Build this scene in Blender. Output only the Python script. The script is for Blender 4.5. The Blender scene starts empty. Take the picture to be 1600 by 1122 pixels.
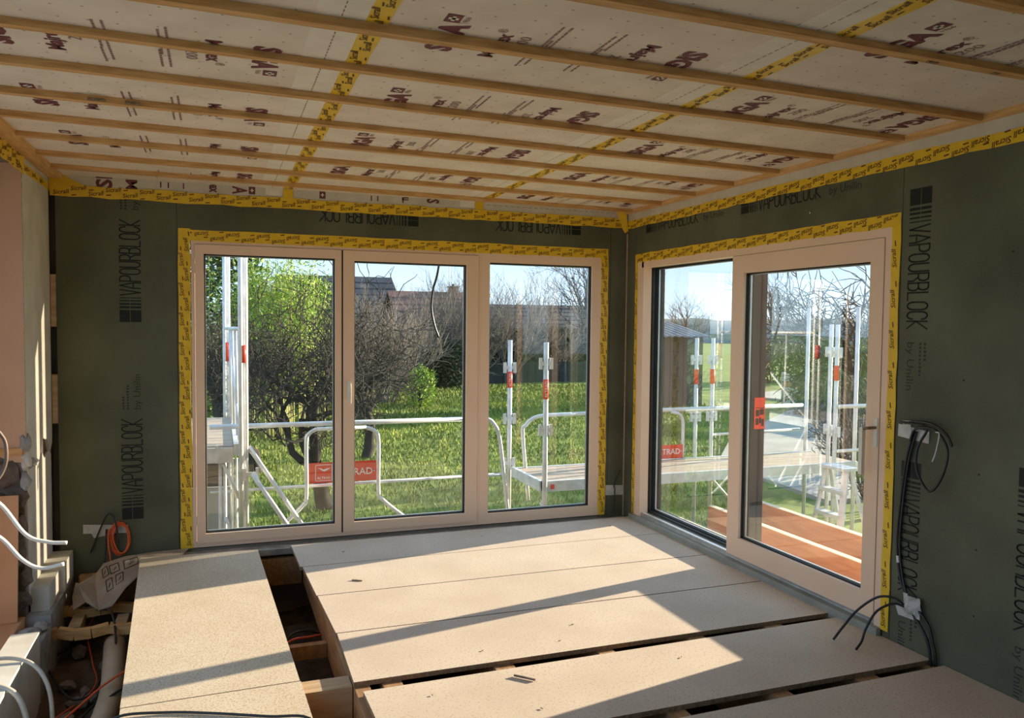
import bpy, math, random
import numpy as np
from mathutils import Vector, Matrix

# ------------------------------------------------------------------ camera, world, sun, exposure
sc = bpy.context.scene
COL = sc.collection
cam_d = bpy.data.cameras.new('camera')
cam = bpy.data.objects.new('camera', cam_d)
COL.objects.link(cam)
sc.camera = cam
cam_d.sensor_fit = 'HORIZONTAL'
cam_d.sensor_width = 36.0
cam_d.lens = 1242.65 / 1600 * 36
cam_d.shift_x = -0.77 / 1600
cam_d.shift_y = 2.65 / 1600
cam_d.clip_end = 1000
_yaw, _pitch, _roll = 0.3544, -0.0460, 0.0101
_f = Vector((math.sin(_yaw) * math.cos(_pitch), math.cos(_yaw) * math.cos(_pitch), math.sin(_pitch)))
_r = Vector((math.cos(_yaw), -math.sin(_yaw), 0))
_u = _r.cross(_f)
_r, _u = math.cos(_roll) * _r + math.sin(_roll) * _u, -math.sin(_roll) * _r + math.cos(_roll) * _u
_m = Matrix((_r, _u, -_f)).transposed().to_4x4()
_m.translation = (-3.3673, -6.2321, 1.669)
cam.matrix_world = _m

W = bpy.data.worlds.new('world')
sc.world = W
W.use_nodes = True
nt = W.node_tree
nt.nodes.clear()
n_out = nt.nodes.new('ShaderNodeOutputWorld')
n_bg = nt.nodes.new('ShaderNodeBackground')
n_tc = nt.nodes.new('ShaderNodeTexCoord')
n_sep = nt.nodes.new('ShaderNodeSeparateXYZ')
n_cr = nt.nodes.new('ShaderNodeValToRGB')
nt.links.new(n_tc.outputs['Generated'], n_sep.inputs[0])
nt.links.new(n_sep.outputs['Z'], n_cr.inputs[0])
el = n_cr.color_ramp.elements
el[0].position = 0.0
el[0].color = (0.60, 0.74, 0.86, 1)
el[1].position = 1.0
el[1].color = (0.34, 0.54, 0.80, 1)
e = el.new(0.12)
e.color = (0.36, 0.56, 0.82, 1)
e = el.new(0.40)
e.color = (0.345, 0.545, 0.805, 1)
nt.links.new(n_cr.outputs[0], n_bg.inputs[0])
n_bg.inputs[1].default_value = 0.95
nt.links.new(n_bg.outputs[0], n_out.inputs[0])

SUN_AZ, SUN_EL = math.radians(10.8), math.radians(12.6)
sun_d = bpy.data.lights.new('sun', 'SUN')
sun_d.energy = 8.5
sun_d.angle = math.radians(0.55)
sun_d.color = (1.0, 0.86, 0.66)
sun = bpy.data.objects.new('sun', sun_d)
COL.objects.link(sun)
_s = Vector((math.cos(SUN_EL) * math.cos(SUN_AZ), math.cos(SUN_EL) * math.sin(SUN_AZ), math.sin(SUN_EL)))
sun.location = _s * 60
sun.rotation_euler = _s.to_track_quat('Z', 'Y').to_euler()

vs = sc.view_settings
vs.view_transform = 'Standard'
vs.look = 'None'
vs.exposure = 1.1
vs.gamma = 1.0
vs.use_curve_mapping = False

# ------------------------------------------------------------------ materials
def make_mat(name, c1, c2=None, scale=8.0, rough=0.7, stretch=(1, 1, 1), bump=0.0, metal=0.0, detail=4.0, lo=0.35, hi=0.65, fine=None, spec=0.3):
    m = bpy.data.materials.new(name)
    m.use_nodes = True
    t = m.node_tree
    p = t.nodes['Principled BSDF']
    p.inputs['Roughness'].default_value = rough
    p.inputs['Metallic'].default_value = metal
    p.inputs['Specular IOR Level'].default_value = spec
    c2 = c2 or tuple(x * 0.85 for x in c1)
    tc = t.nodes.new('ShaderNodeTexCoord')
    mp = t.nodes.new('ShaderNodeMapping')
    mp.inputs['Scale'].default_value = stretch
    nz = t.nodes.new('ShaderNodeTexNoise')
    nz.inputs['Scale'].default_value = scale
    nz.inputs['Detail'].default_value = detail
    cr = t.nodes.new('ShaderNodeValToRGB')
    cr.color_ramp.elements[0].position = lo
    cr.color_ramp.elements[0].color = (*c2, 1)
    cr.color_ramp.elements[1].position = hi
    cr.color_ramp.elements[1].color = (*c1, 1)
    t.links.new(tc.outputs['Object'], mp.inputs[0])
    t.links.new(mp.outputs[0], nz.inputs['Vector'])
    t.links.new(nz.outputs['Fac'], cr.inputs[0])
    col = cr.outputs[0]
    if fine:
        # fine = (scale, threshold, colour, amount): scattered flecks
        f2 = t.nodes.new('ShaderNodeTexNoise')
        f2.inputs['Scale'].default_value = fine[0]
        f2.inputs['Detail'].default_value = 2.0
        t.links.new(mp.outputs[0], f2.inputs['Vector'])
        c3 = t.nodes.new('ShaderNodeValToRGB')
        c3.color_ramp.elements[0].position = fine[1]
        c3.color_ramp.elements[0].color = (0, 0, 0, 1)
        c3.color_ramp.elements[1].position = fine[1] + 0.06
        c3.color_ramp.elements[1].color = (fine[3],) * 3 + (1,)
        t.links.new(f2.outputs['Fac'], c3.inputs[0])
        mx = t.nodes.new('ShaderNodeMixRGB')
        mx.inputs[2].default_value = (*fine[2], 1)
        t.links.new(c3.outputs[0], mx.inputs[0])
        t.links.new(col, mx.inputs[1])
        col = mx.outputs[0]
    t.links.new(col, p.inputs['Base Color'])
    if bump:
        b = t.nodes.new('ShaderNodeBump')
        b.inputs['Strength'].default_value = bump
        b.inputs['Distance'].default_value = 0.02
        t.links.new(nz.outputs['Fac'], b.inputs['Height'])
        t.links.new(b.outputs[0], p.inputs['Normal'])
    m.diffuse_color = (*c1, 1)
    return m

M = {}
M['membrane'] = make_mat('membrane', (0.86, 0.735, 0.60), (0.76, 0.645, 0.515), 5, 0.75)
def _dots():
    m = M['membrane']; t = m.node_tree; p = t.nodes['Principled BSDF']
    src = p.inputs['Base Color'].links[0].from_socket
    tc = t.nodes.new('ShaderNodeTexCoord')
    vo = t.nodes.new('ShaderNodeTexVoronoi'); vo.voronoi_dimensions = '2D'; vo.inputs['Scale'].default_value = 9.5; vo.inputs['Randomness'].default_value = 0.45
    t.links.new(tc.outputs['Object'], vo.inputs['Vector'])
    cr = t.nodes.new('ShaderNodeValToRGB')
    cr.color_ramp.elements[0].position = 0.028; cr.color_ramp.elements[0].color = (0.75,) * 3 + (1,)
    cr.color_ramp.elements[1].position = 0.06; cr.color_ramp.elements[1].color = (0, 0, 0, 1)
    t.links.new(vo.outputs['Distance'], cr.inputs[0])
    mx = t.nodes.new('ShaderNodeMixRGB'); mx.inputs[2].default_value = (0.25, 0.19, 0.15, 1)
    t.links.new(cr.outputs[0], mx.inputs[0]); t.links.new(src, mx.inputs[1]); t.links.new(mx.outputs[0], p.inputs['Base Color'])
_dots()
M['membrane_band'] = make_mat('membrane_band', (0.88, 0.79, 0.66), (0.82, 0.725, 0.59), 9, 0.7)
M['membrane_plain'] = make_mat('membrane_plain', (0.70, 0.63, 0.51), (0.60, 0.54, 0.43), 7, 0.7)
M['batten'] = make_mat('batten', (0.74, 0.43, 0.17), (0.56, 0.29, 0.095), 4, 0.65, (1.5, 14, 14))
M['batten_y'] = make_mat('batten_y', (0.78, 0.47, 0.20), (0.62, 0.34, 0.12), 4, 0.65, (14, 1.5, 14))
M['green'] = make_mat('green', (0.138, 0.139, 0.085), (0.086, 0.087, 0.053), 1.7, 0.62, detail=6, fine=(160, 0.60, (0.15, 0.15, 0.10), 0.55))
M['frame'] = make_mat('frame', (0.90, 0.64, 0.455), (0.88, 0.62, 0.435), 3, 0.42)
M['frame_dark'] = make_mat('frame_dark', (0.045, 0.042, 0.04), (0.03, 0.028, 0.027), 5, 0.45)
M['gasket'] = make_mat('gasket', (0.012, 0.012, 0.012), None, 5, 0.6)
M['spacer'] = make_mat('spacer', (0.55, 0.55, 0.54), None, 5, 0.35, metal=0.6)
M['alu'] = make_mat('alu', (0.62, 0.61, 0.58), (0.52, 0.51, 0.48), 12, 0.35, metal=0.7)
M['threshold'] = make_mat('threshold', (0.36, 0.36, 0.30), (0.29, 0.29, 0.24), 6, 0.5)
M['tape'] = make_mat('tape', (0.88, 0.555, 0.03), (0.80, 0.49, 0.022), 14, 0.4, spec=0.4)
M['tape_print'] = make_mat('tape_print', (0.13, 0.05, 0.025), None, 5, 0.5)
M['maroon'] = make_mat('maroon', (0.20, 0.055, 0.060), (0.165, 0.042, 0.048), 20, 0.6)
M['rose'] = make_mat('rose', (0.36, 0.21, 0.19), None, 20, 0.6)
M['black_print'] = make_mat('black_print', (0.016, 0.017, 0.014), None, 20, 0.6)
M['faint_print'] = make_mat('faint_print', (0.036, 0.040, 0.028), None, 20, 0.6)
M['chip_coarse'] = make_mat('chip_coarse', (0.72, 0.60, 0.46), (0.64, 0.52, 0.38), 2.5, 0.75, detail=8, fine=(120, 0.53, (0.46, 0.34, 0.19), 0.75))
M['chip'] = make_mat('chip', (0.71, 0.585, 0.465), (0.64, 0.515, 0.40), 2.5, 0.75, detail=8, fine=(85, 0.575, (0.52, 0.40, 0.28), 0.8))
M['chip_edge'] = make_mat('chip_edge', (0.36, 0.24, 0.14), (0.22, 0.14, 0.08), 60, 0.9)
M['joist'] = make_mat('joist', (0.46, 0.27, 0.135), (0.32, 0.175, 0.08), 3, 0.75, (14, 1.5, 10))
M['bearer'] = make_mat('bearer', (0.60, 0.43, 0.27), (0.46, 0.31, 0.18), 3, 0.75, (1.5, 14, 10))
M['earth'] = make_mat('earth', (0.16, 0.10, 0.06), (0.07, 0.04, 0.025), 7, 0.95, bump=0.8, detail=8)
M['rubble'] = make_mat('rubble', (0.30, 0.24, 0.19), (0.15, 0.11, 0.085), 6, 0.95, bump=0.6, detail=8)
M['white_plaster'] = make_mat('white_plaster', (0.70, 0.655, 0.57), (0.60, 0.55, 0.46), 5, 0.85, bump=0.15)
M['grey_plaster'] = make_mat('grey_plaster', (0.42, 0.40, 0.37), (0.27, 0.25, 0.225), 9, 0.9, bump=0.5, detail=7)
M['salmon'] = make_mat('salmon', (0.76, 0.46, 0.285), (0.68, 0.40, 0.245), 2.0, 0.85, detail=6)
M['stone'] = make_mat('stone', (0.20, 0.155, 0.125), (0.10, 0.075, 0.06), 8, 0.95, bump=0.8, detail=8)
M['orange_board'] = make_mat('orange_board', (0.66, 0.36, 0.19), (0.58, 0.30, 0.15), 4, 0.8)
M['dark_void'] = make_mat('dark_void', (0.03, 0.022, 0.017), None, 4, 0.9)
M['shell'] = make_mat('shell', (0.30, 0.25, 0.19), (0.23, 0.19, 0.14), 4, 0.9)
M['black_cable'] = make_mat('black_cable', (0.018, 0.018, 0.019), None, 8, 0.42, spec=0.5)
M['orange_cable'] = make_mat('orange_cable', (0.80, 0.13, 0.03), (0.70, 0.10, 0.025), 12, 0.45, spec=0.5)
M['white_conduit'] = make_mat('white_conduit', (0.78, 0.76, 0.72), (0.66, 0.64, 0.60), 12, 0.45)
M['brown_conduit'] = make_mat('brown_conduit', (0.16, 0.11, 0.085), (0.11, 0.075, 0.06), 12, 0.5)
M['clear_hose'] = make_mat('clear_hose', (0.50, 0.46, 0.38), (0.42, 0.38, 0.31), 12, 0.3)
M['duct'] = make_mat('duct', (0.55, 0.42, 0.29), (0.45, 0.33, 0.22), 8, 0.6)
M['grey_tape'] = make_mat('grey_tape', (0.60, 0.585, 0.54), (0.47, 0.45, 0.41), 20, 0.4, bump=0.3)
M['paper'] = make_mat('paper', (0.42, 0.33, 0.255), (0.32, 0.245, 0.185), 7, 0.8, bump=0.3)
M['handle'] = make_mat('handle', (0.86, 0.82, 0.70), None, 8, 0.3, metal=0.1)
M['handle_arm'] = make_mat('handle_arm', (0.28, 0.20, 0.13), None, 8, 0.35, metal=0.5)
M['galv'] = make_mat('galv', (0.78, 0.78, 0.76), (0.62, 0.62, 0.61), 9, 0.38, metal=0.2)
M['red_sign'] = make_mat('red_sign', (0.80, 0.075, 0.035), (0.74, 0.06, 0.03), 6, 0.45)
M['white_print'] = make_mat('white_print', (0.85, 0.80, 0.76), None, 6, 0.5)
M['deck_ply'] = make_mat('deck_ply', (0.50, 0.40, 0.30), (0.38, 0.29, 0.21), 5, 0.8, (1, 9, 1))
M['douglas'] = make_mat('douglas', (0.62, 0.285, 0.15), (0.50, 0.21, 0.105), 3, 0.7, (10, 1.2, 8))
M['sunlit_wood'] = make_mat('sunlit_wood', (0.80, 0.66, 0.46), (0.72, 0.57, 0.38), 4, 0.7, (10, 1.2, 8))  # joist wood with the sunlight put into its colour
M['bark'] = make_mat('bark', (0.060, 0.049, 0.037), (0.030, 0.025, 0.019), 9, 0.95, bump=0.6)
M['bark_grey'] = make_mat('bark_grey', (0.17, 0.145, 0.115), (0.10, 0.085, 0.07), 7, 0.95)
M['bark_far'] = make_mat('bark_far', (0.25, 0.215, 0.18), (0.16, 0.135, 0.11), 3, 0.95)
M['bamboo_leaf'] = make_mat('bamboo_leaf', (0.40, 0.52, 0.06), (0.22, 0.34, 0.04), 1.6, 0.6)
M['bamboo_cane'] = make_mat('bamboo_cane', (0.42, 0.40, 0.12), None, 4, 0.6)
M['evergreen'] = make_mat('evergreen', (0.075, 0.135, 0.045), (0.035, 0.07, 0.025), 1.8, 0.7)
M['shrub_leaf'] = make_mat('shrub_leaf', (0.26, 0.34, 0.06), (0.12, 0.19, 0.04), 3, 0.5)
M['hedge_leaf'] = make_mat('hedge_leaf', (0.085, 0.095, 0.045), (0.04, 0.048, 0.025), 1.5, 0.8)
M['green_hedge'] = make_mat('green_hedge', (0.16, 0.22, 0.07), (0.07, 0.11, 0.035), 2, 0.8)
M['lawn'] = make_mat('lawn', (0.24, 0.28, 0.045), (0.10, 0.135, 0.025), 1.3, 0.9, detail=8, lo=0.3, hi=0.7, bump=0.5)
M['blade'] = make_mat('blade', (0.32, 0.35, 0.06), (0.12, 0.16, 0.028), 0.8, 0.8)
M['woods'] = make_mat('woods', (0.20, 0.205, 0.185), (0.11, 0.12, 0.105), 0.25, 0.95, detail=8)
M['slate'] = make_mat('slate', (0.075, 0.075, 0.085), (0.045, 0.045, 0.052), 1.2, 0.8)
M['redtile'] = make_mat('redtile', (0.24, 0.125, 0.10), (0.16, 0.085, 0.07), 1.5, 0.85)
M['render_wall'] = make_mat('render_wall', (0.55, 0.47, 0.40), (0.46, 0.39, 0.33), 0.8, 0.9)
M['brick_wall'] = make_mat('brick_wall', (0.30, 0.15, 0.105), (0.22, 0.105, 0.075), 3, 0.9)
M['shed_wall'] = make_mat('shed_wall', (0.17, 0.125, 0.10), (0.115, 0.085, 0.07), 2, 0.9)
M['corrugated'] = make_mat('corrugated', (0.24, 0.24, 0.25), (0.17, 0.17, 0.18), 2, 0.7)
M['dark_glass'] = make_mat('dark_glass', (0.03, 0.035, 0.04), None, 2, 0.1, spec=0.6)
M['fence_dark'] = make_mat('fence_dark', (0.06, 0.06, 0.058), (0.04, 0.04, 0.04), 3, 0.85)
M['concrete'] = make_mat('concrete', (0.46, 0.42, 0.36), (0.37, 0.34, 0.29), 1.5, 0.9)
M['fence_pale'] = make_mat('fence_pale', (0.62, 0.60, 0.56), (0.53, 0.51, 0.47), 2, 0.85)
M['fence_orange'] = make_mat('fence_orange', (0.58, 0.33, 0.16), None, 2, 0.85)
M['grey_sheet'] = make_mat('grey_sheet', (0.40, 0.41, 0.42), (0.34, 0.35, 0.36), 2, 0.6)
M['dark_plank'] = make_mat('dark_plank', (0.13, 0.105, 0.085), (0.075, 0.06, 0.05), 4, 0.8)

def glass_mat(name, tint, boost):
    m = bpy.data.materials.new(name); m.use_nodes = True
    t = m.node_tree; t.nodes.clear()
    o = t.nodes.new('ShaderNodeOutputMaterial')
    mx = t.nodes.new('ShaderNodeMixShader')
    tr = t.nodes.new('ShaderNodeBsdfTransparent'); tr.inputs[0].default_value = (*tint, 1)
    gl = t.nodes.new('ShaderNodeBsdfGlossy'); gl.inputs['Roughness'].default_value = 0.0
    gl.inputs[0].default_value = (0.95, 0.97, 0.95, 1)
    fr = t.nodes.new('ShaderNodeFresnel')
    ge = t.nodes.new('ShaderNodeNewGeometry')        # same air-to-glass reflectance on either face of the thin pane
    io = t.nodes.new('ShaderNodeMath'); io.operation = 'MULTIPLY_ADD'
    io.inputs[1].default_value = 1 / 1.5 - 1.5; io.inputs[2].default_value = 1.5
    t.links.new(ge.outputs['Backfacing'], io.inputs[0]); t.links.new(io.outputs[0], fr.inputs[0])
    ma = t.nodes.new('ShaderNodeMath'); ma.operation = 'MULTIPLY'; ma.inputs[1].default_value = boost; ma.use_clamp = True
    t.links.new(fr.outputs[0], ma.inputs[0]); t.links.new(ma.outputs[0], mx.inputs[0])
    t.links.new(tr.outputs[0], mx.inputs[1]); t.links.new(gl.outputs[0], mx.inputs[2])
    t.links.new(mx.outputs[0], o.inputs[0])
    return m
M['glass'] = glass_mat('window_glass', (0.975, 0.985, 0.975), 1.3)
M['door_glass'] = glass_mat('door_glass', (0.97, 0.98, 0.97), 2.0)

# ------------------------------------------------------------------ mesh helpers
BOXF = ((0, 3, 2, 1), (4, 5, 6, 7), (0, 1, 5, 4), (1, 2, 6, 5), (2, 3, 7, 6), (3, 0, 4, 7))
def wloc(o):
    v = Vector((0, 0, 0))
    while o is not None:
        v += o.location
        o = o.parent
    return v

class MB:
    def __init__(self):
        self.v, self.f, self.mi = [], [], []
        self.cur = 0
    def add(self, vs_, fs):
        b = len(self.v)
        self.v.extend([tuple(map(float, p)) for p in vs_])
        for q in fs:
            self.f.append(tuple(b + i for i in q)); self.mi.append(self.cur)
        return self
    def box(self, x0, x1, y0, y1, z0, z1):
        x0, x1 = min(x0, x1), max(x0, x1); y0, y1 = min(y0, y1), max(y0, y1); z0, z1 = min(z0, z1), max(z0, z1)
        return self.add([(x0, y0, z0), (x1, y0, z0), (x1, y1, z0), (x0, y1, z0), (x0, y0, z1), (x1, y0, z1), (x1, y1, z1), (x0, y1, z1)], BOXF)
    def hexa(self, p8):
        return self.add(p8, BOXF)
    def bar(self, a, b, w, h, up=(0, 0, 1)):
        a, b, up = Vector(a), Vector(b), Vector(up)
        d = (b - a).normalized(); s = d.cross(up).normalized() * (w / 2); t = s.normalized().cross(d).normalized() * (h / 2)
        return self.add([a - s - t, a + s - t, b + s - t, b - s - t, a - s + t, a + s + t, b + s + t, b - s + t], BOXF)
    def tube(self, pts, r, n=8, caps=True):
        P = np.array(pts, float); k = len(P)
        R_ = np.full(k, r) if np.isscalar(r) else np.array(r, float)
        T = np.zeros_like(P); T[1:-1] = P[2:] - P[:-2]; T[0] = P[1] - P[0]; T[-1] = P[-1] - P[-2]
        T /= np.maximum(np.linalg.norm(T, axis=1, keepdims=True), 1e-9)
        ref = np.array([0, 0, 1.0]) if abs(T[0, 2]) < 0.9 else np.array([1.0, 0, 0])
        N = np.zeros_like(P); nn = ref - T[0] * (ref @ T[0]); N[0] = nn / np.linalg.norm(nn)
        for i in range(1, k):
            nn = N[i - 1] - T[i] * (N[i - 1] @ T[i]); l = np.linalg.norm(nn)
            N[i] = nn / l if l > 1e-6 else N[i - 1]
        B = np.cross(T, N)
        a = np.arange(n) * 2 * math.pi / n
        V = P[:, None, :] + R_[:, None, None] * (np.cos(a)[None, :, None] * N[:, None, :] + np.sin(a)[None, :, None] * B[:, None, :])
        V = V.reshape(-1, 3)
        fs = []
        for i in range(k - 1):
            for j in range(n):
                j2 = (j + 1) % n
                fs.append((i * n + j, i * n + j2, (i + 1) * n + j2, (i + 1) * n + j))
        if caps:
            fs.append(tuple(range(n))[::-1]); fs.append(tuple((k - 1) * n + j for j in range(n)))
        return self.add(V.tolist(), fs)
    def prism(self, poly, d):
        """poly: list of 3d points (planar), extruded by vector d"""
        n = len(poly); d = Vector(d)
        a = [Vector(p) for p in poly]; b = [p + d for p in a]
        fs = [tuple(range(n))[::-1], tuple(range(n, 2 * n))] + [(i, (i + 1) % n, n + (i + 1) % n, n + i) for i in range(n)]
        return self.add(a + b, fs)
    def place(self, vf, O, u, v, s=1.0, sx=1.0):
        """2d mesh (verts, faces) put on the plane O + u*x + v*y"""
        O, u, v = Vector(O), Vector(u), Vector(v)
        return self.add([O + u * (p[0] * s * sx) + v * (p[1] * s) for p in vf[0]], vf[1])
    def build(self, name, mats, parent=None, smooth=False, label=None, cat=None, group=None, kind=None, origin=None):
        me = bpy.data.meshes.new(name)
        off = wloc(parent) if parent else None
        V = np.array(self.v, float).reshape(-1, 3)
        if parent is None:
            if origin is None:
                lo, hi = V.min(0), V.max(0)
                origin = ((lo[0] + hi[0]) / 2, (lo[1] + hi[1]) / 2, lo[2]) if kind not in ('structure', 'stuff') else (0, 0, 0)
            off = Vector(origin)
        V = V - np.array(off)
        me.from_pydata(V.tolist(), [], self.f)
        ml = mats if isinstance(mats, (list, tuple)) else [mats]
        for m in ml:
            me.materials.append(M[m])
        if len(ml) > 1:
            me.polygons.foreach_set('material_index', self.mi)
        if smooth:
            me.polygons.foreach_set('use_smooth', [True] * len(self.f))
        me.update()
        o = bpy.data.objects.new(name, me)
        COL.objects.link(o)
        if parent:
            o.parent = parent
        else:
            o.location = off
        return tag(o, label, cat, group, kind)

def tag(o, label=None, cat=None, group=None, kind=None):
    if label: o['label'] = label
    if cat: o['category'] = cat
    if group: o['group'] = group
    if kind: o['kind'] = kind
    return o

def empty(name, loc, label, cat, group=None):
    o = bpy.data.objects.new(name, None)
    o.empty_display_size = 0.1
    COL.objects.link(o)
    o.location = loc
    return tag(o, label, cat, group)

def raw_mesh(name, V, F, k, mat, parent=None, **kw):
    """fast mesh from numpy arrays: V (n,3), F (m,k)"""
    if parent is not None: V = V - np.array(wloc(parent))
    me = bpy.data.meshes.new(name)
    me.vertices.add(len(V)); me.vertices.foreach_set('co', np.ascontiguousarray(V, np.float32).ravel())
    me.loops.add(F.size); me.loops.foreach_set('vertex_index', np.ascontiguousarray(F, np.int32).ravel())
    me.polygons.add(len(F)); me.polygons.foreach_set('loop_start', np.arange(0, F.size, k, dtype=np.int32))
    me.materials.append(M[mat])
    me.update(calc_edges=True)
    o = bpy.data.objects.new(name, me); COL.objects.link(o)
    if parent is not None: o.parent = parent
    return tag(o, **kw)

def catmull(pts, per=6):
    P = [Vector(p) for p in pts]
    P = [P[0] * 2 - P[1]] + P + [P[-1] * 2 - P[-2]]
    out = []
    for i in range(1, len(P) - 2):
        a, b, c, d = P[i - 1:i + 3]
        for k in range(per):
            t = k / per
            out.append(0.5 * ((2 * b) + (c - a) * t + (2 * a - 5 * b + 4 * c - d) * t * t + (3 * b - a - 3 * c + d) * t ** 3))
    out.append(P[-2])
    return [tuple(p) for p in out]

_tc = {}
def text(s, bold=0.0, size=1.0, shear=0.0):
    """flat text mesh: cap height about 0.7*size, starts at x = 0, baseline y = 0; returns (verts, faces, width)"""
    k = (s, bold, size, shear)
    if k not in _tc:
        c = bpy.data.curves.new('t', 'FONT')
        c.body = s; c.size = size; c.offset = bold; c.resolution_u = 2; c.shear = shear
        o = bpy.data.objects.new('t', c)
        me = bpy.data.meshes.new_from_object(o)
        vs_ = [(v.co.x, v.co.y) for v in me.vertices]
        fs = [tuple(p.vertices) for p in me.polygons]
        x0 = min(v[0] for v in vs_); x1 = max(v[0] for v in vs_)
        vs_ = [(x - x0, y) for x, y in vs_]
        bpy.data.objects.remove(o); bpy.data.curves.remove(c); bpy.data.meshes.remove(me)
        _tc[k] = (vs_, fs, x1 - x0)
    return _tc[k]

def rect2(x0, x1, y0, y1):
    return ([(x0, y0), (x1, y0), (x1, y1), (x0, y1)], [(0, 1, 2, 3)])

# stroke letters for the condensed stencil print on the green boards
def _arc(cx, cy, rx, ry, a0, a1, n=5):
    return [(cx + rx * math.cos(math.radians(a0 + (a1 - a0) * i / n)), cy + ry * math.sin(math.radians(a0 + (a1 - a0) * i / n))) for i in range(n + 1)]
_O = _arc(.5, .72, .5, .28, 0, 180, 6) + _arc(.5, .28, .5, .28, 180, 360, 6) + [(1, .72)]
GL = {
    'V': [[(0, 1), (.5, 0), (1, 1)]],
    'A': [[(0, 0), (0, .35), (.5, 1), (1, .35), (1, 0)], [(0, .35), (1, .35)]],
    'P': [[(0, 0), (0, 1), (.6, 1)] + _arc(.6, .75, .4, .25, 90, -90) + [(0, .5)]],
    'O': [_O],
    'U': [[(0, 1), (0, .28)] + _arc(.5, .28, .5, .28, 180, 360, 6) + [(1, 1)]],
    'R': [[(0, 0), (0, 1), (.6, 1)] + _arc(.6, .75, .4, .25, 90, -90) + [(0, .5)], [(.5, .5), (1, .25), (1, 0)]],
    'B': [[(0, 0), (0, 1), (.6, 1)] + _arc(.6, .76, .35, .24, 90, -90) + [(0, .52)], [(.6, .52)] + _arc(.6, .26, .4, .26, 90, -90) + [(0, 0)]],
    'L': [[(0, 1), (0, 0), (1, 0)]],
    'C': [_arc(.5, .72, .5, .28, 0, 180, 6) + _arc(.5, .28, .5, .28, 180, 360, 6)],
    'K': [[(0, 0), (0, 1)], [(1, 1), (0, .45), (1, 0)]],
}
def ribbon(mb, pts, w, O, u, v):
    O, u, v = Vector(O), Vector(u), Vector(v)
    for (ax, ay), (bx, by) in zip(pts[:-1], pts[1:]):
        dx, dy = bx - ax, by - ay
        l = math.hypot(dx, dy)
        if l < 1e-6: continue
        ex, ey = dx / l * w * 0.35, dy / l * w * 0.35
        px, py = -dy / l * w / 2, dx / l * w / 2
        q = [(ax - ex - px, ay - ey - py), (bx + ex - px, by + ey - py), (bx + ex + px, by + ey + py), (ax - ex + px, ay - ey + py)]
        mb.add([O + u * a + v * b for a, b in q], [(0, 1, 2, 3)])
def board_print(mb, mb2, O, u, v, H=0.14, x_end=0.73, byline=True):
    """the block, bars, lettering and byline printed on a green board; runs from O along u, letters stand along v"""
    for k in range(2): mb.place(rect2(0, .085, k * H / 2 + (.004 if k else 0), (k + 1) * H / 2), O, u, v)
    for k, (a, w) in enumerate(((.097, .015), (.122, .012), (.146, .009), (.168, .006))):
        for j in range(2): mb.place(rect2(a, a + w, j * H / 2 + (.004 if j else 0), (j + 1) * H / 2), O, u, v)
    x = .19; pitch = (x_end - x) / 11
    for ch in 'VAPOURBLOCK':
        for st in GL[ch]:
            ribbon(mb, [(x + p[0] * pitch * .78, .004 + p[1] * (H - .008)) for p in st], .0085, O, u, v)
        x += pitch
    if byline:
        t = text('by Unilin', 0.0, 1.0)
        mb2.place(t, Vector(O) + Vector(u) * (x_end + .06) + Vector(v) * .012, u, v, .066, .25 / t[2] / .066)
        rng = random.Random(5)
        for r in range(2):
            for k in range(9 - 4 * r):
                a = x_end + .06 + k * .02
                mb2.place(rect2(a, a + .012, .088 + r * .028, .104 + r * .028 - rng.random() * .005), O, u, v)

_tape_rng = random.Random(3)
def tape_print(mb, O, u, v, L, Wd, n, text_w=.100, row=.044, pitch=.215):
    """rows of slanted lettering over a strip of tape"""
    O, u, v, n = Vector(O), Vector(u).normalized(), Vector(v).normalized(), Vector(n)
    t = text('Sicrall', 0.012, 1.0, 0.2)
    sl = 0.12
    uu = (u + v * sl).normalized(); vv = (v - u * sl).normalized()
    rows = max(1, int(round(Wd / row)))
    for r in range(rows):
        y = (r + .5) * Wd / rows - .010
        x = .02 + (r % 2) * pitch * .5
        k = 0
        while x + text_w < L:
            if y + text_w * sl + .022 < Wd - .002:
                mb.place(t, O + u * x + v * y + n * .0012, uu, vv, text_w / t[2])
            else:
                mb.place(t, O + u * x + v * (y - .008) + n * .0012, uu, vv, text_w / t[2])
            a = x + text_w + .012
            if a + .03 < L:
                mb.place(rect2(0, .030, 0, .007), O + u * a + v * (y - .004 + .012 * (k % 2)) + n * .0012, uu, vv)
            x += pitch; k += 1

# ================================================================== THE ROOM
XL, HZ = -4.45, 2.662                       # left wall face, underside of the ceiling membrane
rng = random.Random(11)
nrng = np.random.default_rng(7)

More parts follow.
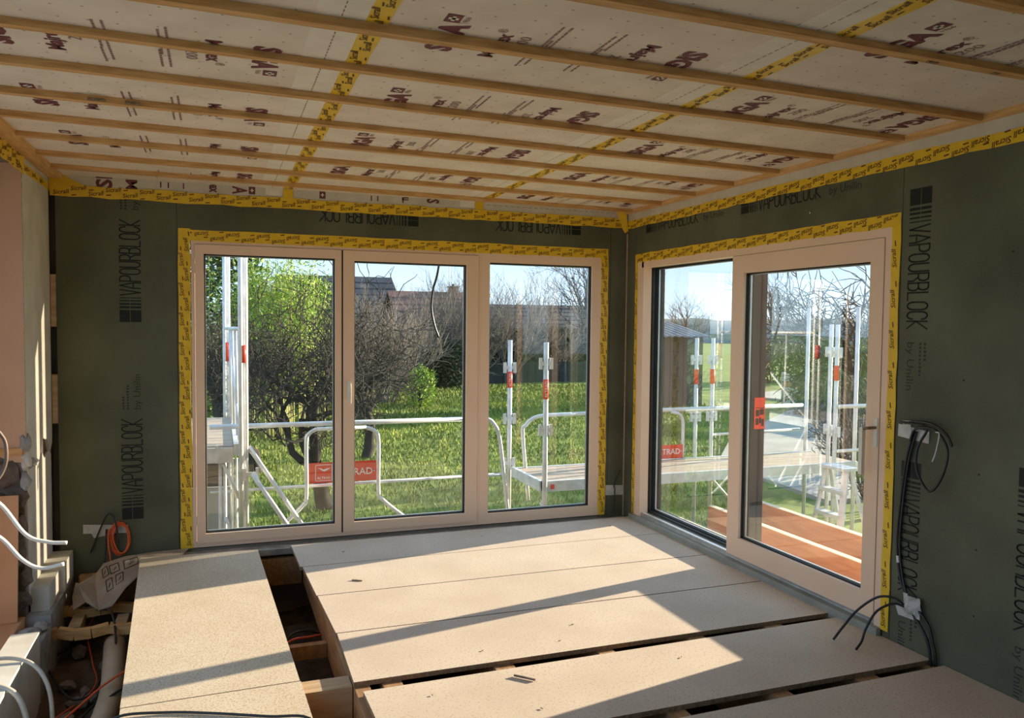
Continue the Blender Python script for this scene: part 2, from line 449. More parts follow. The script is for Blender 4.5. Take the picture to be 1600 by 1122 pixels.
_tapes = 0
def tape(parent, O, u, v, n, L, Wd, wav=.004, rows=True):
    """strip of yellow tape: O corner, u along, v across, n out of the surface"""
    global _tapes
    O, u, v, n = Vector(O), Vector(u).normalized(), Vector(v).normalized(), Vector(n).normalized()
    O = O + n * (.0011 * (_tapes % 4)); _tapes += 1          # overlapping strips lie one on another
    k = max(2, int(L / .12)); mb = MB(); th = n * .0025
    for i in range(k + 1):
        a = O + u * (L * i / k)
        e0, e1 = rng.uniform(-wav, wav), rng.uniform(-wav, wav)
        b, c = a + v * e0, a + v * (Wd + e1)
        mb.v += [tuple(b), tuple(c), tuple(c + th), tuple(b + th)]
    for i in range(k):
        a = 4 * i; b = a + 4
        for q in ((0, 1), (1, 2), (2, 3), (3, 0)):
            mb.f.append((a + q[0], a + q[1], b + q[1], b + q[0])); mb.mi.append(0)
    mb.f += [(0, 1, 2, 3), (4 * k + 3, 4 * k + 2, 4 * k + 1, 4 * k)]; mb.mi += [0, 0]
    o = mb.build('tape', 'tape', parent)
    if rows:
        p = MB(); tape_print(p, O + n * .0025, u, v, L, Wd, n)
        if p.f: p.build('tape_print', 'tape_print', o)
    return o

# ---- ceiling
ceiling = MB().box(-4.95, .2, -7.9, .2, HZ, 2.95).build('ceiling', 'membrane', kind='structure')
NB = [(-.157, -.42), (-.64, -.864), (-1.125, -1.35), (-1.58, -1.815), (-2.065, -2.27), (-2.534, -2.73), (-3.03, -3.17), (-3.487, -3.60), (-4.02, -4.09), (-4.47, -4.52), (-4.95, -5.0), (-5.43, -5.48), (-5.9, -5.95), (-6.4, -6.4), (-6.9, -6.9), (-7.4, -7.4)]
ZB = 2.634
for i, (yr, yl) in enumerate(NB):
    w = .042 + rng.uniform(-.003, .004); zb = ZB + rng.uniform(-.003, .002)
    x0, x1 = -4.36, -.043
    mb = MB()
    nseg = 8
    for k in range(nseg + 1):
        t = k / nseg; x = x0 + (x1 - x0) * t; y = yl + (yr - yl) * t + .006 * math.sin(t * 5 + i * 2)
        dz = .0015 * math.sin(t * 9 + i)
        mb.v += [(x, y, zb + dz), (x, y + w, zb + dz), (x, y + w, HZ + .001), (x, y, HZ + .001)]
    for k in range(nseg):
        a = 4 * k; b = a + 4
        for q in ((0, 1), (1, 2), (2, 3), (3, 0)):
            mb.f.append((a + q[0], b + q[0], b + q[1], a + q[1])); mb.mi.append(0)
    mb.f += [(0, 1, 2, 3), (4 * nseg + 3, 4 * nseg + 2, 4 * nseg + 1, 4 * nseg)]; mb.mi += [0, 0]
    o = mb.build('batten', 'batten', ceiling)
    o.location.x += .0
for x0, x1 in ((-.042, -.001), (-4.448, -4.361)):
    ys = [-.02, -2.1, -3.86, -6.2, -7.6]
    for a, b in zip(ys[1:], ys[:-1]):
        MB().box(x0, x1, a, b - .003, ZB - .001, HZ + .001).build('edge_batten', 'batten_y', ceiling)
# knots and splinters on a few battens
for bx, by, L in ((-1.45, -3.525, .05), (-.62, -4.0, .035), (-3.9, -2.265, .07), (-3.75, -2.262, .06), (-.95, -4.005, .05)):
    MB().box(bx, bx + L, by - .002, by + .012, ZB - .001, ZB + .012).build('knot', 'chip_edge', ceiling)
# seams: pale overlap band, dashed line, tape
for xs in (-2.87, -1.365, .13):
    if xs > 0: continue
    MB().box(xs - .20, xs - .03, -7.6, -.005, HZ - .0012, HZ + .001).build('membrane_band', 'membrane_band', ceiling)
    mb = MB()
    y = -5.0
    while y < -.05:
        mb.add([(xs - .118, y, HZ - .0022), (xs - .118, y + .022, HZ - .0022), (xs - .114, y + .022, HZ - .0022), (xs - .114, y, HZ - .0022)], [(0, 1, 2, 3)]); y += .035
    mb.build('dashed_line', 'chip_edge', ceiling)
    tape(ceiling, (xs + .039, -.03, HZ), (0, -1, 0), (-1, 0, 0), (0, 0, -1), 6.0, .076, .002)

def siga(mb, mbc, mb2, O, u, v, names=True):
    """one printed motif: big word with cross box, product word, number, small lines; O at the start of the big word"""
    O, u, v = Vector(O), Vector(u), Vector(v); n = u.cross(v).normalized()
    t = text('SIGA', .05, 1.0); s = .128
    mb.place(t, O, u, v, s, .272 / (t[2] * s))
    bx, by, bw, bh = .280, .040, .068, .054
    mb.place(rect2(bx, bx + bw, by, by + bh), O, u, v)
    mbc.place(rect2(bx + .014, bx + bw - .014, by + bh / 2 - .006, by + bh / 2 + .006), O + n * .0008, u, v)
    mbc.place(rect2(bx + bw / 2 - .008, bx + bw / 2 + .008, by + .010, by + bh - .010), O + n * .0008, u, v)
    t = text('1966', 0, 1.0); mb2.place(t, O + u * .285 + v * .012, u, v, .03)
    P = O - v * .168
    t = text('Majrex', .03, 1.0); s = .080
    mb.place(t, P, u, v, s, .245 / (t[2] * s))
    t = text('\u00ae', 0, 1.0); mb2.place(t, P + u * .252 + v * .03, u, v, .05)
    t = text('200', -.0, 1.0); mb2.place(t, P + u * .14 - v * .072, u, v, .062, 1.15)
    r = random.Random(2)
    for dy, x0, L in ((-.135, .10, .27), (-.165, .17, .19), (-.335, .09, .26), (-.362, .22, .15)):
        x = x0
        while x < x0 + L:
            w = r.uniform(.012, .035); mb2.place(rect2(x, x + w, dy, dy + .009), P, u, v); x += w + .006
def motifs(base_n, ys_n, base_r, ys_r):
    mb, mbc, mb2 = MB(), MB(), MB()
    for y in ys_n: siga(mb, mbc, mb2, (base_n, y, HZ - .0015), (0, -1, 0), (-1, 0, 0))
    for y in ys_r: siga(mb, mbc, mb2, (base_r, y, HZ - .0015), (0, 1, 0), (1, 0, 0))
    o = mb.build('lettering', 'maroon', ceiling); mbc.build('cross', 'membrane_band', o); mb2.build('small_print', 'rose', ceiling)
motifs(-2.575, [-3.375 + .86 * k for k in range(-3, 4)], -1.765, [-3.71 + .88 * k for k in range(-2, 4)])
motifs(-1.07, [-3.90 + .90 * k for k in range(-2, 5)], -.255, [-3.39 + .93 * k for k in range(-2, 4)])
motifs(-4.055, [-1.98 + .88 * k for k in range(-4, 2)], -3.235, [-3.175 + .88 * k for k in range(-2, 4)])

# ---- back wall: outer shell, green boards, membrane strip, tape
wall_back = MB().box(-4.95, -4.405, .13, .2, -.7, 2.66).box(-4.405, -3.562, .014, .2, -.7, 2.66).box(-.24, .2, .014, .2, -.7, 2.66).box(-3.562, -.24, .014, .2, 2.256, 2.66).box(-3.562, -.24, .014, .2, -.7, -.012).build('wall_back', 'shell', kind='structure')
for x0, x1, z0, z1 in ((-4.41, -3.646, -.16, 2.56), (-3.642, -.162, 2.256, 2.56), (-.158, -.002, -.02, 2.56)):
    MB().box(x0, x1, 0, .0135, z0, z1).build('panel', 'green', wall_back)
MB().box(-3.642, -3.564, 0, .0135, -.02, 2.255).build('panel', 'green', wall_back)
MB().box(-.238, -.162, 0, .0135, -.02, 2.255).build('panel', 'green', wall_back)
for z0, z1 in ((1.62, 1.98), (.95, 1.29)):
    MB().box(-4.447, -4.412, .004, .029, z0, z1).build('packing_block', 'bearer', wall_back)
MB().box(-4.448, -.001, -.0015, .013, 2.561, HZ).build('membrane_strip', 'membrane_plain', wall_back)
MB().box(-3.72, -.002, -.128, -.0015, -.07, -.026).build('sill_plate', 'grey_plaster', wall_back)
tape(wall_back, (-4.44, -.0015, 2.515), (1, 0, 0), (0, 0, 1), (0, -1, 0), 4.43, .080, .006)
tape(wall_back, (-3.553, 0, .0), (0, 0, 1), (-1, 0, 0), (0, -1, 0), 2.335, .082)
tape(wall_back, (-.185, -.001, 2.329), (-1, 0, 0), (0, 0, -1), (0, -1, 0), 3.45, .082)
tape(wall_back, (-.182, 0, .0), (0, 0, 1), (-1, 0, 0), (0, -1, 0), 2.28, .068)
for x in (-2.87, -1.365):
    tape(wall_back, (x - .035, -.0015, 2.60), (0, 0, 1), (1, 0, 0), (0, -1, 0), .06, .07, .001, rows=False)
    MB().box(x - .16, x - .04, -.0022, .0, 2.612, HZ).build('membrane_band', 'membrane_band', wall_back)
# crumpled corner tapes
MB().add([(-4.445, -.002, 2.66), (-4.36, -.004, 2.66), (-4.24, -.004, 2.60), (-4.34, -.004, 2.55), (-4.445, -.004, 2.55)], [(0, 1, 2, 3, 4)]).build('tape', 'tape', wall_back)
MB().add([(-.11, -.004, 2.66), (-.03, -.03, 2.655), (-.002, -.02, 2.49), (-.03, -.012, 2.47), (-.06, -.006, 2.52)], [(0, 1, 2, 3, 4)]).build('tape', 'tape', wall_back)
mb, mb2 = MB(), MB()
for z in (.245, 1.656): board_print(mb, mb2, (-3.88, -.001, z), (0, 0, 1), (-1, 0, 0))
for x, k in ((-1.87, 1), (-.45, 1)):
    board_print(mb, mb2, (x, -.001, 2.535), (-1, 0, 0), (0, 0, -1), .10, .78, k == 2)
mb.build('board_print', 'black_print', wall_back); mb2.build('small_print', 'faint_print', wall_back)
mb, mbc = MB(), MB()
for s, x, w, flip in (('SI', -4.06, .16, 0), ('M', -3.90, .07, 0), ('A', -3.26, .07, 1), ('ex', -3.42, .09, 1), ('S', -1.80, .07, 1), ('u', -2.0, .05, 1)):
    t = text(s, .035, 1.0); sz = .137 if s in ('SI', 'A', 'S') else .10
    if not flip: mb.place(t, (x, -.003, 2.585), (0, 0, 1), (-1, 0, 0), sz, 1.0)
    else: mb.place(t, (x, -.003, 2.67 - .01), (0, 0, -1), (1, 0, 0), sz, .55)
for x in (-2.64, -3.15):
    mb.place(rect2(0, .045, 0, .055), (x, -.003, 2.608), (1, 0, 0), (0, 0, 1))
    mbc.place(rect2(.010, .035, .024, .031), (x, -.004, 2.608), (1, 0, 0), (0, 0, 1)); mbc.place(rect2(.019, .026, .014, .041), (x, -.0042, 2.608), (1, 0, 0), (0, 0, 1))
o = mb.build('lettering', 'maroon', wall_back); mbc.build('cross', 'membrane_band', o)
for x in (-3.75, -3.70, -2.25, -2.2, -2.0, -3.6): MB().box(x, x + .009, -.003, -.0016, 2.615, 2.655).build('small_print', 'maroon', wall_back)
mb = MB()
x = -1.30
while x < -.12:
    mb.add([(x, -.003, 2.638), (x + .03, -.003, 2.638), (x + .03, -.003, 2.641), (x, -.003, 2.641)], [(0, 1, 2, 3)]); x += .052
mb.build('dashed_line', 'chip_edge', wall_back)

# ---- right wall
wall_right = MB().box(.014, .2, -7.7, -2.95, -.7, 2.66).box(.014, .2, -.196, .0135, -.7, 2.66).box(.014, .2, -2.95, -.196, 2.222, 2.66).box(.014, .2, -2.95, -.196, -.7, -.012).build('wall_right', 'shell', kind='structure')
for y0, y1, z0, z1 in ((-3.0, -.162, 2.222, 2.56), (-4.25, -3.003, -.03, 2.56), (-5.5, -4.253, -.03, 2.56), (-6.75, -5.503, -.03, 2.56), (-7.7, -6.753, -.03, 2.56), (-.158, -.001, -.03, 2.56)):
    MB().box(0, .0135, y0, y1, z0, z1).build('panel', 'green', wall_right)
MB().box(0, .0135, -3.0, -2.953, -.03, 2.221).build('panel', 'green', wall_right)
MB().box(-.0015, .013, -7.7, -.001, 2.561, HZ).build('membrane_strip', 'membrane_plain', wall_right)
MB().box(-.006, .0, -.012, -.0005, -.02, 2.47).build('corner_bead', 'bearer', wall_right)
tape(wall_right, (-.0015, -7.6, 2.574), (0, 1, 0), (0, 0, -1), (-1, 0, 0), 7.59, .068, .005)
tape(wall_right, (0, -2.995, 2.277), (0, 1, 0), (0, 0, -1), (-1, 0, 0), 2.83, .072)
tape(wall_right, (0, -.205, .02), (0, 0, 1), (0, 1, 0), (-1, 0, 0), 2.25, .042)
tape(wall_right, (0, -2.998, .035), (0, 0, 1), (0, 1, 0), (-1, 0, 0), 2.22, .058)
mb, mb2 = MB(), MB()
board_print(mb, mb2, (-.001, -3.047, 2.385), (0, 0, -1), (0, -1, 0), .135)
board_print(mb, mb2, (-.001, -3.047, .975), (0, 0, -1), (0, -1, 0), .125, .70)
board_print(mb, mb2, (-.001, -3.70, 1.05), (0, 0, -1), (0, -1, 0), .135, .75)
board_print(mb, mb2, (-.001, -3.70, 2.46), (0, 0, -1), (0, -1, 0), .135, .75)
board_print(mb, mb2, (-.001, -1.62, 2.435), (0, -1, 0), (0, 0, 1), .10, .78)
board_print(mb, mb2, (-.001, -.33, 2.44), (0, -1, 0), (0, 0, 1), .10, .78)
mb.build('board_print', 'black_print', wall_right); mb2.build('small_print', 'faint_print', wall_right)
for y, z in ((-3.63, 2.02), (-3.4, 1.42), (-3.5, .98), (-3.5, .62), (-3.5, .30), (-2.3, 2.36)):
    MB().tube([(.0, y, z), (-.0015, y, z)], .005, 8).build('screw_head', 'galv' if z == 2.36 else 'black_print', wall_right)

# ---- left wall: thick old pier, salmon reveal, lintel, kerb
def jag(z, amp, n, y0, y1, seed):
    r = random.Random(seed); return [(y0 + (y1 - y0) * i / n, z + r.uniform(-amp, amp)) for i in range(n + 1)]
wall_left = MB().box(-4.96, XL - .02, -.77, .13, -.7, 2.66).box(-5.2, -4.96, -1.3, .2, -.7, 2.66).box(-5.2, -4.96, -7.7, -1.3, -.7, 0).box(-4.96, XL, -7.7, -.79, 2.585, 2.66).build('wall_left', 'rubble', kind='structure')  # upper outer wall left out beyond the niche, an added opening for skylight
edge = jag(.82, .09, 10, -.78, -.0005, 4)
poly = [(XL - .02, y, z) for y, z in edge] + [(XL - .02, -.0005, 2.66), (XL - .02, -.78, 2.66)]
MB().prism(poly, (.02, 0, 0)).build('plaster', 'white_plaster', wall_left)
edge2 = jag(.80, .03, 10, -.74, -.0005, 9)
poly = [(XL - .02, y, z - .03) for y, z in edge2][::-1] + [(XL - .02, -.74, -.05), (XL - .02, -.0005, -.05)]
MB().prism(poly[::-1], (.012, 0, 0)).build('plaster', 'white_plaster', wall_left)
edge3 = jag(.86, .05, 6, -4.95, -4.452, 3)
poly = [(x, -.77, z) for x, z in edge3] + [(-4.452, -.77, 2.585), (-4.95, -.77, 2.585)]
MB().prism(poly, (0, -.015, 0)).build('salmon_plaster', 'salmon', wall_left)
MB().box(-4.959, -4.94, -1.3, -.786, -.05, 2.585).build('salmon_plaster', 'salmon', wall_left)
MB().box(XL - .003, XL + .001, -.787, -.780, .9, 2.58).build('corner_bead', 'bearer', wall_left)
tape(wall_left, (XL, -.96, 2.548), (0, 1, 0), (0, 0, 1), (1, 0, 0), .95, .05, .004)
tape(wall_left, (XL, -2.02, 2.53), (0, 1, 0), (0, 0, 1), (1, 0, 0), 1.3, .12, .012)
# broken lumps of render at the pier foot
def rock(name, mat, c, s, parent=None, seed=0, sub=2, **kw):
    import bmesh
    bm = bmesh.new(); bmesh.ops.create_icosphere(bm, subdivisions=sub, radius=1)
    r = np.random.default_rng(seed); ph = r.uniform(0, 6, 9)
    for v in bm.verts:
        p = v.co; k = 1 + .22 * math.sin(3 * p.x + ph[0]) * math.cos(2.5 * p.y + ph[1]) + .16 * math.sin(5 * p.z + ph[2] + 3 * p.x) + .08 * r.uniform(-1, 1)
        v.co = Vector((p.x * s[0], p.y * s[1], p.z * s[2])) * k + Vector(c)
    mb = MB(); bm.verts.index_update()
    mb.add([v.co for v in bm.verts], [tuple(v.index for v in f.verts) for f in bm.faces]); bm.free()
    return mb.build(name, mat, parent, **kw)
for i, (y, z, sy, sz) in enumerate(((-.77, .93, .04, .06), (-.76, .82, .05, .06), (-.70, .80, .05, .035), (-.60, .79, .04, .03), (-.78, .70, .04, .05))):
    rock('plaster_lump', 'white_plaster' if i % 2 else 'grey_plaster', (XL - .005, y, z), (.03, sy, sz), wall_left, i)
for i, (x, z, sx, sz) in enumerate(((-4.56, .75, .07, .09), (-4.49, .60, .05, .06), (-4.62, .55, .09, .10), (-4.49, .43, .045, .07), (-4.55, .25, .08, .08), (-4.47, .12, .05, .06), (-4.5, -.02, .07, .06))):
    rock('stone', 'stone', (x, -.785, z), (sx, .035, sz), wall_left, 20 + i)
MB().box(-4.72, -4.47, -.80, -.775, .86, .90).build('plank', 'batten', wall_left)
MB().box(-4.47, -4.33, -7.7, -1.15, -.7, -.10).build('kerb', 'white_plaster', kind='structure')
MB().box(-4.95, -4.472, -7.7, -.80, -.7, -.12).build('old_floor', 'orange_board', kind='structure')
MB().box(-4.47, -4.335, -1.15, -.80, -.7, -.19).build('kerb', 'grey_plaster', kind='structure')
MB().box(-4.95, -4.335, -.80, .0, -.7, -.13).build('footing', 'grey_plaster', wall_left)
for i, (x, y, s) in enumerate(((-4.40, -1.10, .05), (-4.42, -.98, .06), (-4.38, -.88, .045), (-4.40, -.72, .06), (-4.45, -1.08, .05))):
    rock('stone', 'grey_plaster', (x, y, -.17), (s, s * 1.4, s * .7), wall_left, 40 + i)
for (y0, y1, x1, z1) in ((-.70, -.30, -4.36, .02), (-.34, -.02, -4.33, .06)):
    MB().box(XL - .01, x1, y0, y1, -.13, z1).build('footing_step', 'white_plaster', wall_left)

# ---- the rear wall; the outer left wall is opened out of view to let in sky fill
wall_rear = MB().box(-5.2, .2, -7.9, -7.7, -.7, 2.66).build('wall_rear', 'white_plaster', kind='structure')
MB().box(-20, -5.3, -16, 2, -.5, -.06).build('bounce_slab', 'concrete', kind='structure')  # pale slab added out of view to bounce light indoors

# ---- sub-floor pit, joists, floor panels
nx, ny = 60, 90
gx, gy = np.meshgrid(np.linspace(-4.96, .014, nx), np.linspace(-7.9, .014, ny))
gz = -.52 + .03 * np.sin(gx * 5 + 1) * np.cos(gy * 4) + nrng.normal(0, .012, gx.shape)
V = np.stack([gx.ravel(), gy.ravel(), gz.ravel()], 1)
idx = np.arange(nx * ny).reshape(ny, nx)
F = np.stack([idx[:-1, :-1].ravel(), idx[:-1, 1:].ravel(), idx[1:, 1:].ravel(), idx[1:, :-1].ravel()], 1)
floor = raw_mesh('floor', V, F, 4, 'earth', kind='structure')
TH = .024
def panel(c, name='floor_panel', z=0.0, mat='chip'):
    mb = MB(); (a, b, d, e) = c
    top = [(p[0], p[1], z) for p in c]; bot = [(p[0], p[1], z - TH) for p in c]
    mb.add(bot + top, [(4, 5, 6, 7)]); mb.cur = 1
    mb.add(bot + top, [(0, 3, 2, 1), (0, 1, 5, 4), (1, 2, 6, 5), (2, 3, 7, 6), (3, 0, 4, 7)])
    return mb.build(name, [mat, 'chip_edge'], floor)
X1 = -.004
panel([(-2.855, -.713), (X1, -.713), (X1, -.132), (-2.868, -.15)])
panel([(-2.815, -1.333), (X1, -1.335), (X1, -.719), (-2.838, -.720)])
panel([(-2.785, -1.966), (X1, -1.967), (X1, -1.345), (-2.81, -1.342)])
panel([(-2.788, -2.588), (X1, -2.582), (X1, -1.978), (-2.78, -1.975)])
panel([(-2.745, -3.275), (X1, -3.275), (X1, -2.652), (-2.762, -2.69)], z=-.001)
panel([(-2.73, -3.97), (X1, -3.97), (X1, -3.352), (-2.73, -3.395)], z=.001)
for k in range(6):
    panel([(-2.9, -4.61 - .63 * k), (X1, -4.61 - .63 * k), (X1, -3.985 - .63 * k), (-2.9, -3.985 - .63 * k)])
panel([(-3.775, -2.512), (-3.022, -2.492), (-3.107, -.198), (-3.893, -.154)], z=.002, mat='chip_coarse')
panel([(-3.67, -5.0), (-2.93, -4.98), (-3.018, -2.499), (-3.773, -2.519)], z=.002, mat='chip_coarse')
panel([(-4.2, -7.76), (-2.93, -7.76), (-2.93, -5.02), (-4.2, -5.02)])
for x, w in ((-2.75, .07), (-2.61, .09), (-2.05, .10), (-1.49, .09), (-.94, .10), (-.43, .12), (-3.14, .07), (-3.70, .08), (-.03, .04)):
    MB().box(x - w / 2, x + w / 2, -7.7, -.20, -.27, -TH - .001).build('joist', 'joist', floor)
MB().box(-3.10, -2.79, -2.56, -2.435, -.26, -.032).build('bearer', 'bearer', floor)
MB().box(-3.10, -2.79, -1.62, -1.57, -.27, -.19).build('bearer', 'joist', floor)
MB().box(-4.28, -2.79, -.128, -.07, -.30, -.10).build('rim_joist', 'joist', floor)
for y, z in ((-.36, -.27), (-.76, -.27)):
    mb = MB(); n = 7
    pts = [(-4.40 + (.66 * i / n), y + .012 * math.sin(i * 1.7), z + .012 * math.sin(i * 2.3 + y)) for i in range(n + 1)]
    for a, b in zip(pts[:-1], pts[1:]): mb.bar(a, b, .05, .06)
    mb.build('rough_batten', 'batten', floor)
for x, y in ((-4.24, -.5), (-3.97, -.58)):
    MB().box(x - .035, x + .035, y - .12, y + .12, -.36, -.28).build('rough_batten', 'bearer', floor)

# ---- window in the back wall
def ring(mb, a0, a1, z0, z1, ia0, ia1, iz0, iz1, d0, d1, axis):
    """rectangular frame; a = along the wall, d = depth"""
    for (p0, p1, q0, q1) in ((a0, ia0, z0, z1), (ia1, a1, z0, z1), (ia0, ia1, z0, iz0), (ia0, ia1, iz1, z1)):
        if axis == 'x': mb.box(p0, p1, d0, d1, q0, q1)
        else: mb.box(d0, d1, p0, p1, q0, q1)
    return mb
def glazing(parent, a0, a1, z0, z1, d, axis, gw=.007):
    mb = MB(); ring(mb, a0 - .004, a1 + .004, z0 - .004, z1 + .004, a0 + gw, a1 - gw, z0 + gw, z1 - gw, d - .010, d + .010, axis)
    mb.build('gasket', 'gasket', parent)
    mb = MB(); ring(mb, a0 + gw * .3, a1 - gw * .3, z0 + gw * .3, z1 - gw * .3, a0 + gw + .006, a1 - gw - .006, z0 + gw + .006, z1 - gw - .006, d + .016, d + .030, axis)
    mb.build('spacer', 'spacer', parent)
    mb = MB()
    if axis == 'x': mb.box(a0, a1, d + .011, d + .015, z0, z1)
    else: mb.box(d + .011, d + .015, a0, a1, z0, z1)
    return mb.build('pane', 'glass' if axis == 'x' else 'door_glass', parent)
fr = MB()
for b in ((-3.55, -3.527, 0, 2.25), (-3.527, -1.364, 2.227, 2.25), (-3.527, -1.364, 0, .028), (-1.364, -1.268, 0, 2.25), (-1.268, -.247, 2.174, 2.25), (-1.268, -.247, 0, .087), (-.336, -.247, .087, 2.174)):
    fr.box(b[0], b[1], -.002, .085, b[2], b[3])
fr.box(-1.345, -1.338, -.004, .01, .0, 2.25)
window = fr.build('window_1', 'frame', kind='structure')
glazing(window, -1.267, -.337, .088, 2.173, .03, 'x')
sash1 = ring(MB(), -3.524, -2.475, .030, 2.224, -3.464, -2.523, .098, 2.157, -.012, .07, 'x').build('sash', 'frame', window)
glazing(sash1, -3.464, -2.523, .098, 2.157, .03, 'x')
sash2 = ring(MB(), -2.463, -1.368, .030, 2.224, -2.377, -1.466, .104, 2.146, -.012, .07, 'x').build('sash', 'frame', window)
glazing(sash2, -2.377, -1.466, .104, 2.146, .03, 'x')
MB().box(-2.4752, -2.4628, -.006, .08, .03, 2.224).build('gap', 'gasket', window)
mb = MB().box(-2.433, -2.401, -.022, -.012, 1.08, 1.215)
mb.tube([(-2.417, -.012, 1.19), (-2.417, -.055, 1.19)], .008, 10)
mb.tube(catmull([(-2.417, -.055, 1.197), (-2.416, -.060, 1.15), (-2.416, -.056, 1.045)], 4), .0115, 10)
mb.build('handle', 'handle', window, label='slim pale metal lever handle')
for x in (-3.53, -1.37):
    for z in (.2, 2.05): MB().tube([(x, -.006, z - .035), (x, -.006, z + .035)], .006, 8).build('hinge', 'frame', window)
# outside sill and dark cladding round the opening
MB().box(-3.56, -.24, .085, .235, -.03, -.012).build('outer_sill', 'alu', window)

# ---- sliding door in the right wall
df = MB()
for y0, y1, z0, z1 in ((-2.945, -2.895, .0, 2.214), (-2.895, -.27, 2.156, 2.214), (-.30, -.203, .04, 2.214)):
    df.box(-.002, .075, y0, y1, z0, z1)
df.box(.075, .16, -.262, -.203, .04, 2.214).box(.075, .16, -2.945, -.262, 2.165, 2.214).box(.075, .16, -2.945, -2.9, .02, 2.165)
door = df.build('door_1', 'frame', kind='structure')
sash = ring(MB(), -2.892, -1.545, .0715, 2.153, -2.797, -1.672, .204, 2.032, -.006, .062, 'y').build('sash', 'frame', door)
glazing(sash, -2.797, -1.672, .204, 2.032, .028, 'y')
MB().box(.003, .05, -2.8945, -2.8925, .09, 2.154).build('gap', 'gasket', door)
MB().box(.006, .06, -2.892, -1.545, 2.1535, 2.1555).build('gap', 'gasket', door)
# fixed light behind the sliding leaf
fx = ring(MB(), -1.645, -.262, .060, 2.165, -1.565, -.285, .078, 2.155, .10, .215, 'y').build('fixed_frame', 'frame_dark', door)
glazing(fx, -1.565, -.285, .078, 2.155, .135, 'y')
MB().box(.088, .1, -1.60, -1.565, .10, 2.15).build('interlock', 'frame_dark', door)
MB().box(.165, .17, -1.648, -1.645, .12, 2.14).build('interlock', 'gasket', fx)
# threshold and running tracks
MB().box(-.034, .010, -2.945, -.165, -.024, .040).build('threshold', 'threshold', door)
MB().box(.010, .20, -2.945, -.203, -.02, .044).build('track_bed', 'alu', door)
for x, w, z in ((.018, .028, .0712), (.070, .006, .062), (.092, .006, .062)): MB().box(x, x + w, -2.94, -.21, .044, z).build('track_rail', 'alu', door)
for x in (.050, .080): MB().box(x, x + .007, -2.94, -.21, .044, .049).build('track_seal', 'gasket', door)
MB().box(.102, .20, -1.565, -.262, .044, .060).build('track_seal', 'alu', door)
h = MB().box(-.012, -.006, -2.886, -2.862, 1.02, 1.175).build('handle', 'handle', door, label='pale metal handle with long upright grip')
MB().tube(catmull([(-.012, -2.874, 1.125), (-.055, -2.874, 1.125), (-.062, -2.862, 1.123), (-.062, -2.832, 1.115)], 4), .0085, 10).build('arm', 'handle_arm', h)
MB().box(-.074, -.052, -2.845, -2.821, .865, 1.122).build('grip', 'handle', h)
tagp = MB().box(.125, .213, -1.652, -1.649, .955, 1.175).build('warning_tag', 'red_sign', door)
mb = MB()
for k, (a, b, c, d) in enumerate(((.01, .078, .145, .15), (.01, .04, .09, .135), (.045, .078, .10, .14), (.01, .035, .03, .075), (.04, .055, .04, .08), (.058, .078, .02, .07))):
    mb.box(.125 + a, .125 + b, -1.6532, -1.652, .955 + c, .955 + d)
mb.build('tag_drawing', 'black_print', tagp)

# ================================================================== THINGS IN THE ROOM
def cable(name, mat, pts, r, label, cat='cable', group=None, n=8, per=6):
    return MB().tube(catmull(pts, per), r, n).build(name, mat, None, smooth=True, label=label, cat=cat, group=group)

# orange cable coil hung on the back wall
root = empty('cable_coil', (-4.04, -.03, -.40), 'orange cable wound in a hanging coil on the dark board by the pier', 'cable')
pts = []
for k in range(4 * 16 + 1):
    a = math.pi / 2 + k / 16 * 2 * math.pi
    wob = .006 * math.sin(k * .9)
    pts.append((-4.036 + (.062 + wob - .004 * (k // 16)) * math.cos(a) + .005 * (k // 16), -.026 - .008 * (k // 16), .118 + (.122 - .007 * (k // 16)) * math.sin(a)))
MB().tube(pts, .0052, 8).build('coil', 'orange_cable', root, smooth=True)
MB().tube(catmull([(-4.06, -.045, .22), (-4.102, -.05, .18), (-4.104, -.055, .088), (-4.092, -.06, -.051), (-4.118, -.10, -.18), (-4.15, -.2, -.30), (-4.2, -.35, -.42), (-4.12, -.75, -.47), (-4.06, -1.15, -.47), (-4.25, -1.6, -.46)]), .0052, 8).build('tail', 'orange_cable', root, smooth=True)
cable('power_cable', 'black_cable', [(-4.22, -.02, .03), (-4.16, -.03, .19), (-4.108, -.05, .30), (-4.062, -.06, .27), (-4.035, -.07, .094)], .006, 'short black cable stub arching over the orange coil')
cable('power_cable', 'black_cable', [(-4.118, -.02, .19), (-4.123, -.05, .047), (-4.14, -.08, -.13), (-4.20, -.15, -.27), (-4.25, -.22, -.31), (-4.10, -.45, -.24), (-4.02, -.65, -.20), (-3.97, -.9, -.30), (-3.96, -1.3, -.40), (-4.1, -1.7, -.44)], .007, 'black cable running from the orange coil down into the floor pit')
cable('flexible_hose', 'clear_hose', [(-4.60, -1.62, -.10), (-4.44, -1.56, -.075), (-4.29, -1.60, -.10), (-4.19, -1.72, -.18), (-4.14, -1.9, -.30), (-4.13, -2.1, -.44)], .011, 'pale hose bending over the kerb, farther of two', 'hose')
cable('flexible_hose', 'clear_hose', [(-4.60, -1.92, -.10), (-4.44, -1.88, -.075), (-4.30, -1.92, -.11), (-4.22, -2.04, -.20), (-4.18, -2.2, -.33), (-4.18, -2.4, -.45)], .013, 'pale hose bending over the kerb, nearer of two', 'hose')
cable('conduit', 'white_conduit', [(-4.75, -1.45, .80), (-4.60, -1.38, .76), (-4.476, -1.32, .682), (-4.359, -1.3, .498), (-4.253, -1.3, .447), (-4.16, -1.3, .435)], .0105, 'pale conduit poking out of the old wall, upper of two', 'conduit', per=8)
